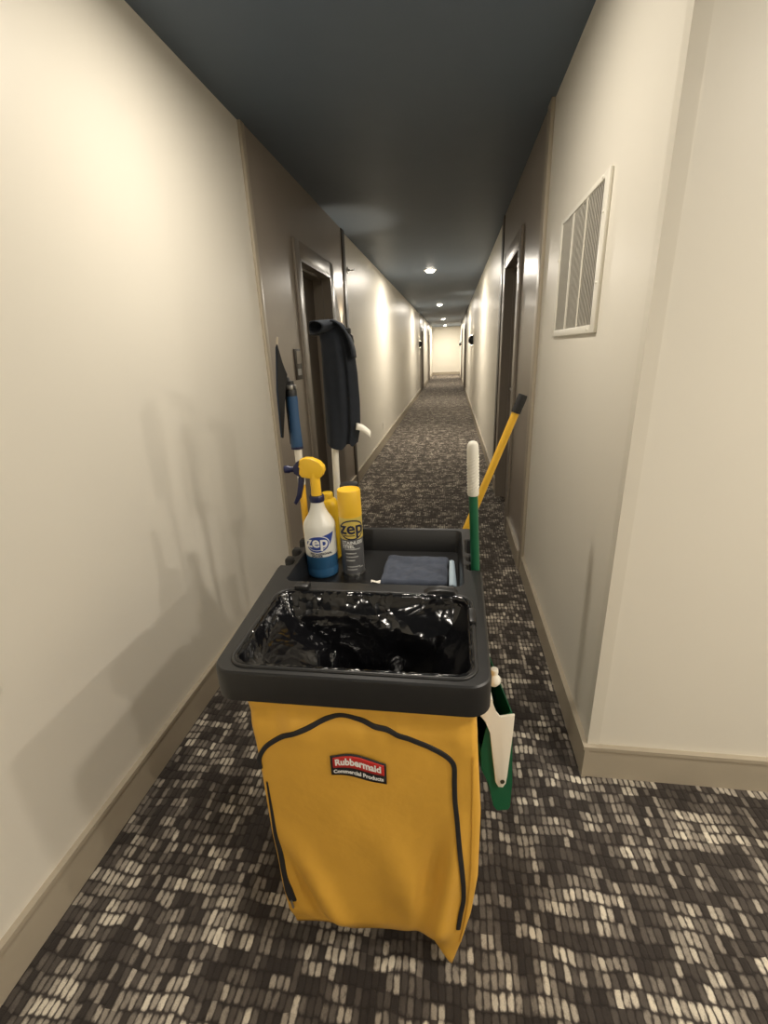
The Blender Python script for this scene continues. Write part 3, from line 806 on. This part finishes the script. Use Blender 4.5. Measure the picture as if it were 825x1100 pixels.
# ------------------------------------------------------------------ black bin liner
random.seed(4)
base_loop = resample(rrect(-0.450, 0.051, 0.724, 1.032, 0.040, 8), 0.006)
nL = len(base_loop); CX, CY = -0.20, 0.878
rows = []
prof = [(-0.003, ZD + 0.0015), (0.000, ZD + 0.0035), (0.004, ZD + 0.003), (0.008, ZD + 0.000), (0.010, ZD - 0.006), (0.012, ZD - 0.012)]
NV = 70
for i in range(len(prof) + NV):
    row = []
    for j, p in enumerate(base_loop):
        q = Vector(p); d = Vector((CX, CY)) - q
        q0, q2 = Vector(base_loop[j - 1]), Vector(base_loop[(j + 1) % nL]); tg = (q2 - q0).normalized(); nn = Vector((-tg.y, tg.x))
        u = j / nL * 2 * PI
        if i < len(prof):
            o, z = prof[i]
            w1 = noise.noise(Vector((math.cos(u) * 14, math.sin(u) * 14, 1.0)))
            w2 = noise.noise(Vector((math.cos(u) * 34, math.sin(u) * 34, i * 0.5)))
            rr = o + (0.006 * w1 + 0.003 * w2 if i < 2 else 0.002 * w2)
            row.append((q.x + nn.x * rr, q.y + nn.y * rr, z + 0.002 * w2 + (0.001 if i > 1 else 0.0)))
        else:
            t = (i - len(prof) + 1) / NV
            z = ZD - 0.012 - 0.46 * t ** 0.9
            lft = sstep(-0.36, -0.445, q.x) if q.x < -0.36 else 0.0
            depth = 0.012 + 0.030 * sstep(0, 0.12, t) + 0.040 * sstep(0.05, 0.5, t) + 0.03 * t * t + 0.06 * lft * sstep(0.0, 0.35, t)
            px, py = q.x * 1.0, q.y * 1.0
            # crumple: ridged folds, sharper near the corners
            e = 0.0
            for sc_, am, sd in ((3.2, 1.0, 0.0), (7.0, 0.42, 7.0), (16.0, 0.06 + 0.22 * lft, 13.0)):
                nv_ = noise.noise(Vector((px * sc_ + z * sc_ * 0.7 + sd, py * sc_, z * sc_ * 0.8 - px * sc_ * 0.5)))
                e += am * (1 - 2.2 * abs(nv_))
            left = sstep(-0.25, -0.44, q.x) if q.x < -0.25 else 0.0
            amp = (0.024 + 0.012 * left) * sstep(0, 0.22, t)
            rr = max(depth + amp * e, min(0.038, 0.012 + 0.35 * t))
            row.append((q.x + nn.x * rr + d.x * 0.05 * t, q.y + nn.y * rr + d.y * 0.05 * t, z + 0.012 * e * sstep(0, 0.3, t)))
    rows.append(row)
liner = grid_obj('bin_liner', rows, M_LINER, None, closed=True, cap_end=True)
tag(liner, 'shiny black plastic bin liner crumpled inside the cart opening', 'bin liner')

# ================================================================== things in the tray
ZT = ZS - 0.008 + 0.001
# spray bottle
BX, BY = -0.408, 1.292
sb = empty('spray_bottle', (BX, BY, ZT), 'white trigger spray bottle with blue liquid and yellow spray head', 'bottle')
def bottle_material():
    m = bpy.data.materials.new('translucent bottle with blue liquid'); m.use_nodes = True
    nt = m.node_tree; b = nt.nodes['Principled BSDF']; k = NT(nt)
    tc = nt.nodes.new('ShaderNodeTexCoord'); sp = nt.nodes.new('ShaderNodeSeparateXYZ'); nt.links.new(tc.outputs['Object'], sp.inputs[0])
    f = k.smooth(sp.outputs[2], 0.0745, 0.0765)
    mx = nt.nodes.new('ShaderNodeMix'); mx.data_type = 'RGBA'
    mx.inputs[6].default_value = (0.030, 0.112, 0.235, 1); mx.inputs[7].default_value = (0.80, 0.79, 0.73, 1)
    nt.links.new(f, mx.inputs[0]); nt.links.new(mx.outputs[2], b.inputs['Base Color'])
    b.inputs['Roughness'].default_value = 0.3; b.inputs['Subsurface Weight'].default_value = 0.15
    b.inputs['Subsurface Radius'].default_value = (0.01, 0.01, 0.01)
    return m
H0 = 0.0
lathe('body', [(0, 0), (0.044, 0), (0.049, 0.005), (0.050, 0.010), (0.050, 0.026), (0.0485, 0.030), (0.0485, 0.034), (0.050, 0.038), (0.050, 0.150), (0.0505, 0.158), (0.0505, 0.168),
               (0.048, 0.178), (0.040, 0.192), (0.031, 0.206), (0.024, 0.222), (0.0205, 0.238), (0.0195, 0.252), (0, 0.252)], bottle_material(), sb, 40)
lathe('collar', [(0, 0.246), (0.0225, 0.246), (0.0235, 0.249), (0.0235, 0.262), (0.021, 0.266), (0, 0.266)], M_NAVY, sb, 28)
lathe('spray_neck', [(0, 0.264), (0.0165, 0.264), (0.0155, 0.285), (0.0155, 0.335), (0, 0.335)], M_YEL, sb, 24)
prism('spray_head', [(0.016, 0.320), (0.026, 0.328), (0.034, 0.344), (0.032, 0.358), (0.020, 0.372), (-0.004, 0.383), (-0.024, 0.384), (-0.040, 0.378), (-0.044, 0.366), (-0.030, 0.360), (-0.044, 0.352), (-0.046, 0.335), (-0.038, 0.324), (-0.016, 0.320)], 'y', -0.015, 0.015, M_YEL, sb, 0.006)
prism('nozzle_housing', [(-0.030, 0.378), (-0.050, 0.372), (-0.064, 0.356), (-0.062, 0.336), (-0.048, 0.326), (-0.036, 0.330), (-0.040, 0.352)], 'y', -0.012, 0.012, M_NAVY, sb, 0.003)
o = tube('nozzle', [(-0.055, 0, 0.347), (-0.074, 0, 0.347), (-0.078, 0, 0.347), (-0.092, 0, 0.347)], [0.009, 0.009, 0.012, 0.012], M_NAVY, sb, 16)
prism('trigger', [(-0.034, 0.330), (-0.046, 0.332), (-0.052, 0.318), (-0.050, 0.296), (-0.060, 0.268), (-0.074, 0.240), (-0.066, 0.234), (-0.050, 0.256), (-0.040, 0.290), (-0.036, 0.310)], 'y', -0.008, 0.008, M_NAVY, sb, 0.003)
# bottle label, facing the camera
A0 = math.atan2(-BY, -BX)
def blabel(name, me, m, off, dx, dz, r=0.050, par=sb, shear=0.0):
    wrap(me, r, A0, off, dx, dz, shear); return link(name, me, m, par)
def wedge_patch(pts, nx=14):
    """polygon given as top and bottom tables over x"""
    x0, x1, top, bot = pts
    bm = bmesh.new(); V = []
    for i in range(nx + 1):
        x = x0 + (x1 - x0) * i / nx
        V.append((bm.verts.new((x, lerp_tab(bot, x), 0)), bm.verts.new((x, lerp_tab(top, x), 0))))
    for a, b in zip(V, V[1:]):
        try: bm.faces.new((a[0], b[0], b[1], a[1]))
        except ValueError: pass
    me = bpy.data.meshes.new('wedge'); bm.to_mesh(me); bm.free(); return me
# blue swoosh, white-rimmed oval, lettering
blabel('label_swoosh', wedge_patch((-0.004, 0.046, [(-0.004, 0.024), (0.046, 0.033)], [(-0.004, -0.026), (0.016, -0.019), (0.032, -0.001), (0.046, 0.0325)])), M_INK, 0.0006, 0.0, 0.121)
blabel('label_oval_rim', disc_patch(0.0395, 0.0290), M_WINK, 0.0009, -0.012, 0.119, shear=0.12)
blabel('label_oval', disc_patch(0.0370, 0.0262), M_INK, 0.0012, -0.012, 0.119, shear=0.12)
blabel('label_crescent', disc_patch(0.0330, 0.0200), M_WINK, 0.0014, -0.0135, 0.1185, shear=0.12)
blabel('label_crescent', disc_patch(0.0328, 0.0198), M_INK, 0.0016, -0.0135, 0.1205, shear=0.12)
blabel('lettering', text_mesh('zep', 0.051, 0.0011), M_WINK, 0.0020, -0.014, 0.1265)
blabel('lettering', text_mesh('PROFESSIONAL', 0.0105, 0.0003), M_INKD, 0.0008, -0.002, 0.0870)
blabel('lettering', text_mesh('SPRAYER', 0.0090, 0.0003), M_INKD, 0.0008, -0.016, 0.0790)

# aerosol can
KX, KY, KR = -0.310, 1.308, 0.0365
can = empty('aerosol_can', (KX, KY, ZT), 'grey aerosol can with a yellow cap in front of the darker items', 'can')
lathe('can_body', [(0, 0), (0.034, 0), (0.0365, 0.003), (0.0365, 0.006), (KR, 0.008), (KR, 0.125), (0, 0.125)], M_CANG, can, 40)
lathe('base_rim', [(0.0335, -0.0008), (0.0372, -0.0008), (0.0378, 0.003), (0.0372, 0.006), (0.0335, 0.006)], M_STEEL, can, 40)
lathe('label_band', [(0, 0.125), (KR, 0.125), (KR, 0.196), (0, 0.196)], M_CANY, can, 40)
lathe('cap', [(0, 0.196), (0.0368, 0.196), (0.0368, 0.200), (0.0362, 0.276), (0.0345, 0.280), (0.0325, 0.2795), (0.0315, 0.277), (0, 0.276)], M_YEL, can, 40)
A1 = math.atan2(-KY, -KX)
def klabel(name, me, m, off, dx, dz, shear=0.0):
    wrap(me, KR, A1, off, dx, dz, shear); return link(name, me, m, can)
klabel('logo_oval_rim', disc_patch(0.0425, 0.0330), M_INKD, 0.0006, 0.002, 0.157)
klabel('logo_oval', disc_patch(0.0380, 0.0285), M_CANY, 0.0010, 0.002, 0.157)
klabel('lettering', text_mesh('zep', 0.056, 0.0012), M_INKD, 0.0016, 0.001, 0.162)
klabel('logo_underline', rect_patch(-0.024, 0.010, -0.0016, 0.0016, 8, 1), M_INKD, 0.0016, 0.0, 0.1385)
klabel('lettering', text_mesh('STAINLESS', 0.0150, 0.0005), M_WINK, 0.0008, 0.002, 0.1140)
klabel('lettering', text_mesh('STEEL', 0.0150, 0.0005), M_WINK, 0.0008, -0.012, 0.1010)
for i, (x0, x1, z) in enumerate(((-0.026, 0.026, 0.092), (-0.022, 0.012, 0.078), (-0.022, 0.018, 0.066), (-0.022, 0.006, 0.054), (-0.02, 0.022, 0.032), (-0.02, 0.012, 0.022), (0.02, 0.034, 0.028))):
    klabel('print_line', rect_patch(x0, x1, -0.0018, 0.0018, 8, 1), M_GINK, 0.0007, 0.0, z)

# yellow jug behind the bottle, darker can behind the yellow-capped one
jug = empty('yellow_bottle', (-0.409, 1.414, ZT), 'plain yellow plastic bottle half hidden behind the white spray bottle', 'bottle')
lathe('body', [(0, 0), (0.031, 0), (0.035, 0.005), (0.035, 0.185), (0.034, 0.198), (0.029, 0.210), (0.020, 0.218), (0, 0.218)], mat('deep yellow plastic', (0.72, 0.46, 0.02), 0.35), jug, 32)
lathe('cap', [(0, 0.216), (0.0195, 0.216), (0.0195, 0.232), (0.017, 0.236), (0, 0.236)], mat('deep yellow plastic', (0.72, 0.46, 0.02), 0.35), jug, 24)
c2 = empty('dark_capped_can', (-0.335, 1.430, ZT), 'pale grey can with a black top hidden behind the yellow-capped can', 'can')
lathe('body', [(0, 0), (0.031, 0), (0.033, 0.004), (0.033, 0.227), (0.030, 0.236), (0.0, 0.238)], mat('pale grey can', (0.42, 0.41, 0.39), 0.3, metal=0.4), c2, 32)
lathe('rim', [(0.0285, 0.234), (0.0325, 0.234), (0.0325, 0.241), (0.0285, 0.241)], M_STEEL, c2, 32)
lathe('black_top', [(0, 0.236), (0.031, 0.236), (0.0325, 0.241), (0.0325, 0.256), (0.030, 0.262), (0.022, 0.264), (0, 0.263)], M_BLACK, c2, 32)

# folded cloth on the tray floor
rows = []
NXc, NYc = 34, 26
for j in range(NYc + 1):
    r = []
    for i in range(NXc + 1):
        u, v = i / NXc, j / NYc
        x = -0.212 + 0.212 * u + 0.006 * noise.noise(Vector((v * 4, 1, 1))); y = 1.205 + 0.185 * v + 0.008 * noise.noise(Vector((u * 4, 2, 3)))
        ed = min(u, 1 - u, v, 1 - v)
        z = ZT + 0.002 + 0.020 * min(1, ed / 0.04) ** 0.5 + 0.010 * max(0, noise.noise(Vector((u * 5, v * 4, 8)))) * min(1, ed / 0.1) + 0.004 * noise.noise(Vector((u * 13, v * 11, 5))) * min(1, ed / 0.1)
        r.append((x, y, z))
    rows.append(r)
rag = empty('microfibre_cloth', (-0.1, 1.3, ZT), 'folded blue-grey microfibre cloth lying in the cart tray', 'cloth')
o = grid_obj('folded_cloth', rows, M_RAG); so = o.modifiers.new('s', 'SOLIDIFY'); so.thickness = 0.003; so.offset = -1; keep(rag, o)
rows = []
for j in range(15):
    v = j / 14; y = 1.205 + 0.15 * v
    z = ZT + 0.004 + 0.016 * math.sin(min(1, v * 1.2 + 0.15) * PI * 0.6)
    rows.append([(0.000, y, z + 0.004), (0.010, y, z + 0.006), (0.022 - 0.006 * v, y, z + 0.001), (0.025 - 0.006 * v, y, ZT + 0.002)])
o = grid_obj('pale_hem', rows, M_PALEB); so = o.modifiers.new('s', 'SOLIDIFY'); so.thickness = 0.002; so.offset = -1; keep(rag, o)
o['label'] = 'pale blue folded edge'
o = grid_obj('paper_scrap', [[(-0.213 + 0.026 * i / 4, 1.108 + 0.012 * j / 2, ZT + 0.070 + 0.002 * math.sin(i * 1.3 + j)) for i in range(5)] for j in range(3)], M_WHITEP)
o.location = (0, -0.022, ZD - ZT - 0.066)
so = o.modifiers.new('s', 'SOLIDIFY'); so.thickness = 0.001
tag(o, 'small white paper scrap at the front edge of the tray', 'paper')

# ================================================================== tools
# squeegee-like flat mop with blue grip, left
sq = empty('flat_mop', (-0.496, 1.42, 0.0), 'upright yellow pole with blue grip and thin black mop head at the left', 'mop')
def qpart(o): keep(sq, o); return o
PX, PY = -0.496, 1.420
qpart(tube('pole', [(PX, PY, 0.002), (PX, PY, 1.10)], 0.0115, M_YELP))
qpart(tube('pole_sleeve', [(PX, PY, 1.085), (PX - 0.001, PY, 1.23)], 0.0125, M_WHITEP))
qpart(lathe('grip', [(0, 0), (0.0185, 0), (0.0195, 0.004), (0.018, 0.05), (0.0165, 0.10), (0.0175, 0.155), (0.0165, 0.165), (0, 0.165)], M_BLUEG, None, 24, (PX - 0.003, PY, 1.213)))
qpart(lathe('grip_ring', [(0, 0), (0.020, 0), (0.020, 0.008), (0, 0.008)], M_NAVY, None, 24, (PX - 0.003, PY, 1.207)))
qpart(lathe('joint', [(0, 0), (0.018, 0), (0.018, 0.014), (0.012, 0.03), (0.012, 0.045), (0, 0.048)], M_BLACK, None, 20, (PX - 0.004, PY, 1.376)))
qpart(box('joint_bolt', PX - 0.012, PX + 0.010, PY - 0.018, PY + 0.018, 1.395, 1.410, M_STEEL, None, 0.003))
qpart(prism('swivel_arm', [(PX - 0.004, 1.415), (PX - 0.010, 1.432), (PX - 0.034, 1.440), (PX - 0.038, 1.380), (PX - 0.022, 1.372), (PX - 0.014, 1.390)], 'y', PY - 0.014, PY + 0.014, M_BLACK, None, 0.003))
hb = prism('mop_head', [(-0.531, 1.530), (-0.527, 1.528), (-0.521, 1.480), (-0.508, 1.443), (-0.514, 1.420), (-0.520, 1.390), (-0.530, 1.320), (-0.540, 1.252), (-0.546, 1.252), (-0.542, 1.400)], 'y', PY - 0.050, PY + 0.050, M_BLACK, None, 0.002); qpart(hb)
qpart(prism('head_tip', [(-0.533, 1.522), (-0.530, 1.545), (-0.526, 1.552), (-0.523, 1.548), (-0.527, 1.524)], 'y', PY - 0.030, PY + 0.030, mat('pale tip', (0.55, 0.47, 0.36), 0.5), None, 0.001))
qpart(prism('head_pad', [(-0.5345, 1.52), (-0.5305, 1.53), (-0.5415, 1.40), (-0.5455, 1.255), (-0.5490, 1.255), (-0.5465, 1.40)], 'y', PY - 0.054, PY + 0.054, mat('dark blue pad', (0.015, 0.028, 0.05), 0.9)))
for o in sq.children:
    if o.name.split('.')[0] in ('mop_head', 'head_tip', 'head_pad'):
        c0 = Vector((-0.53, PY, 0)); M = Matrix.Translation(c0) @ Matrix.Rotation(math.radians(20.5), 4, 'Z') @ Matrix.Translation(-c0)
        o.data.transform(M)
qpart(box('side_grip', PX - 0.024, PX - 0.017, PY - 0.008, PY + 0.008, 1.222, 1.39, M_BLACK, None, 0.003))

# pole with grey cloth
mp = empty('cloth_mop', (-0.413, 1.58, 0.166), 'white pole standing behind the tray, carrying the grey cloth', 'mop')
o = tube('pole', [(-0.428, 1.58, 0.168), (-0.418, 1.58, 1.0), (-0.404, 1.58, 1.56)], 0.0125, M_WHITEP); keep(mp, o)
o = box('mop_bar', -0.47, -0.33, 1.568, 1.592, 1.555, 1.575, M_BLACK, None, 0.005); keep(mp, o)
cl = empty('hanging_cloth', (-0.385, 1.58, 1.19), 'charcoal microfibre cloth draped over the white pole', 'cloth')
rows = []
NR2, NA = 44, 72
CZ = [(1.185, -0.444, -0.330), (1.25, -0.443, -0.316), (1.33, -0.442, -0.313), (1.43, -0.440, -0.315), (1.48, -0.438, -0.319), (1.53, -0.437, -0.325), (1.56, -0.440, -0.336), (1.585, -0.430, -0.350), (1.596, -0.405, -0.372)]
for i in range(NR2 + 1):
    t = i / NR2; z = 1.185 + (1.597 - 1.185) * t
    x0 = lerp_tab([(a, b) for a, b, c in CZ], z); x1 = lerp_tab([(a, c) for a, b, c in CZ], z)
    cx, hx = (x0 + x1) / 2, (x1 - x0) / 2
    hy = 0.042 * (1 - 0.7 * sstep(1.53, 1.60, z)) + 0.004
    row = []
    for j in range(NA):
        a = 2 * PI * j / NA
        f = 1 + 0.10 * math.sin(a * 3 + 0.6) * (1 - 0.5 * t) + 0.07 * math.sin(a * 5 + z * 5) + 0.08 * noise.noise(Vector((math.cos(a) * 2, math.sin(a) * 2, z * 5)))
        # a deep crease down the front, right of the middle
        cr_ = math.exp(-((a - 1.64 * PI) / 0.16) ** 2) * 0.42 * (1 - sstep(1.5, 1.58, z))
        zz = z
        if i == 0: zz = z + 0.010 * math.sin(a * 2 + 1.0) + (0.022 * math.exp(-((a - 1.68 * PI) / 0.25) ** 2))
        row.append((cx + hx * math.cos(a) * (0.96 + 0.25 * (f - 1)), 1.58 + hy * math.sin(a) * f * (1 - cr_), zz))
    rows.append(row)
o = grid_obj('drape', rows, M_CLOTH, None, closed=True, cap_end=True); keep(cl, o)
# rolled edge at the upper left: an open curl seen as a loop, then sweeping over the pole
rows = []
ax = [Vector((-0.436, 1.520, 1.578)), Vector((-0.418, 1.548, 1.582)), Vector((-0.398, 1.572, 1.584)), Vector((-0.375, 1.590, 1.578)), Vector((-0.35, 1.600, 1.562))]
for i in range(17):
    t = i / 16 * 4; k = min(3, int(t)); c0 = ax[k].lerp(ax[k + 1], t - k); d0 = (ax[k + 1] - ax[k]).normalized()
    sd = Vector((0, 0, 1)).cross(d0).normalized(); r = 0.029 - 0.006 * (i / 16)
    rows.append([c0 + sd * r * 1.15 * math.cos(a) + Vector((0, 0, 1)) * r * 0.72 * math.sin(a) + d0 * 0.006 * math.cos(a * 2) for a in [2 * PI * j / 28 for j in range(28)]])
o = grid_obj('rolled_edge', rows, M_CLOTH, None, closed=True); so = o.modifiers.new('s', 'SOLIDIFY'); so.thickness = 0.003; keep(cl, o)
# fold hanging from the top to the right
rows = []
for i in range(20):
    t = i / 19
    x = -0.385 + 0.066 * math.sin(t * PI / 2); z = 1.598 - 0.115 * t ** 1.6
    rows.append([(x + 0.010 * math.sin(k * 0.8) * 0.5, 1.53 + 0.085 * k / 7, z + 0.004 * math.sin(k * 1.3 + t * 3)) for k in range(8)])
o = grid_obj('top_fold', rows, M_CLOTH); so = o.modifiers.new('s', 'SOLIDIFY'); so.thickness = 0.005; keep(cl, o)
o = grid_obj('care_tag', [[(-0.325 + 0.050 * t, 1.552 + 0.006 * k, 1.256 - 0.004 * t - 0.026 * t * t + 0.011 * k) for k in (-1, 0, 1)] for t in [i / 8 for i in range(9)]], M_WHITEP)
so = o.modifiers.new('s', 'SOLIDIFY'); so.thickness = 0.001; keep(cl, o); o['label'] = 'white care tag'

# lobby dustpan, right: green pole with white grip through the notch, white bracket, green pan
dp = empty('dustpan', (0.1, 1.14, 0.20), 'green upright dustpan with white bracket and white-gripped green pole on the right', 'dustpan')
def dpart(o): keep(dp, o); return o
dpart(tube('pole', [(0.084, 1.206, 0.66), (0.0745, 1.206, 0.90), (0.0625, 1.203, 1.125)], 0.0125, M_GREEN, n=20))
gb = Vector((0.0628, 1.203, 1.118)); gt = Vector((0.0575, 1.2, 1.268)); gd = gt - gb
gr = dpart(tube('grip', [gb + gd * t for t in (0, 0.02, 0.5, 0.86, 0.94, 0.985, 1.0)], [0.0140, 0.0155, 0.0155, 0.0155, 0.0142, 0.010, 0.004], M_WHITEP, n=24))
for k in range(11):                                        # diagonal ribs round the grip
    z = 1.135 + 0.0085 * k
    f = (z - gb.z) / gd.z; c0 = gb + gd * f
    pts = [c0 + Vector((0.0152 * math.cos(a), 0.0152 * math.sin(a), 0.009 * math.cos(a))) for a in [PI + PI * j / 12 for j in range(13)]]
    o = tube('grip_rib', pts, 0.0016, M_WHITEP, None, 6); o.parent = gr; o.matrix_parent_inverse = Matrix.Identity(4)
# white bracket: yoke over the pan, two tapered arms
YA, YB = 0.995, 1.262
arm = [(0.080, 0.570), (0.094, 0.622), (0.112, 0.625), (0.121, 0.596), (0.128, 0.570), (0.140, 0.553), (0.180, 0.560), (0.178, 0.500), (0.170, 0.340), (0.168, 0.312), (0.160, 0.297), (0.147, 0.300), (0.138, 0.318), (0.128, 0.400), (0.118, 0.500), (0.102, 0.545)]
for y in (YA, YB - 0.008):
    a_ = dpart(prism('bracket_arm', arm, 'y', y, y + 0.008, M_WHITEP, None, 0.002))
    sc_ = tube('pivot_screw', [(0.157, y - 0.003, 0.322), (0.157, y + 0.010, 0.322)], 0.0065, mat('dark screw', (0.07, 0.07, 0.04), 0.4, metal=0.6), None, 12)
    sc_.parent = a_; sc_.matrix_parent_inverse = Matrix.Identity(4)
dpart(tube('bracket_yoke', [(0.106, YA + 0.002, 0.608), (0.108, 1.10, 0.636), (0.104, 1.19, 0.65), (0.106, YB - 0.002, 0.608)], [0.013, 0.015, 0.017, 0.013], M_WHITEP, n=16))
dpart(lathe('pole_socket', [(0, 0), (0.02, 0), (0.02, 0.05), (0.015, 0.06), (0, 0.06)], M_WHITEP, None, 20, (0.085, 1.206, 0.625)))
dpart(lathe('bracket_knob', [(0, 0), (0.011, 0.002), (0.018, 0.012), (0.018, 0.022), (0.011, 0.032), (0.008, 0.036), (0.011, 0.042), (0.010, 0.052), (0, 0.056)], M_WHITEP, None, 18, (0.128, 1.03, 0.635)))
# pan: scoop hanging on the pivots
pan_out = [(0.176, 0.560), (0.190, 0.300), (0.188, 0.205), (0.182, 0.194), (0.150, 0.194), (0.138, 0.215), (0.122, 0.300), (0.098, 0.360), (0.094, 0.430), (0.104, 0.500), (0.116, 0.540)]
for y in (YA + 0.0095, YB - 0.0125):
    dpart(prism('pan_side', pan_out, 'y', y, y + 0.003, M_GREEN))
bm = bmesh.new()
path = [(0.176, 0.560), (0.190, 0.300), (0.188, 0.205), (0.182, 0.194), (0.150, 0.194), (0.138, 0.215), (0.122, 0.300), (0.098, 0.360), (0.094, 0.430)]
inn = [(x - 0.003 if i < 3 else x + 0.002, z + (0.003 if 2 < i < 6 else 0)) for i, (x, z) in enumerate(path)]
V = [[bm.verts.new((x, y, z)) for x, z in pth] for y in (YA + 0.0125, YB - 0.0125) for pth in (path, inn)]
for i in range(len(path) - 1):
    bm.faces.new((V[0][i], V[0][i + 1], V[2][i + 1], V[2][i])); bm.faces.new((V[1][i], V[1][i + 1], V[3][i + 1], V[3][i]))
bm.faces.new((V[0][0], V[2][0], V[3][0], V[1][0])); bm.faces.new((V[0][-1], V[2][-1], V[3][-1], V[1][-1]))
dpart(bm_obj('pan', bm, M_GREEN))
c0 = Vector((0.14, YA, 0)); TW = Matrix.Translation(c0) @ Matrix.Rotation(math.radians(10), 4, 'Z') @ Matrix.Translation(-c0)
for o in dp.children:                                      # the pan hangs slightly turned towards the cart
    if o.name.split('.')[0] in ('bracket_arm', 'bracket_yoke', 'bracket_knob', 'pan_side', 'pan'):
        o.data.transform(TW)
        for c_ in o.children: c_.data.transform(TW)

# leaning yellow pole with black cap, right rear
bh = empty('yellow_pole', (-0.15, 1.60, 0.166), 'slanting yellow broom pole with a black end cap on the right', 'broom')
p0 = Vector((-0.192, 1.60, 0.170)); p1 = Vector((0.238, 1.60, 1.343)); dd = (p1 - p0)
keep(bh, tube('pole', [p0, p0 + dd * 0.955], 0.0130, M_YELP, n=20))
keep(bh, tube('end_cap', [p0 + dd * 0.95, p0 + dd * 0.99, p1], [0.0160, 0.0160, 0.0145], M_RUBBER, n=20))
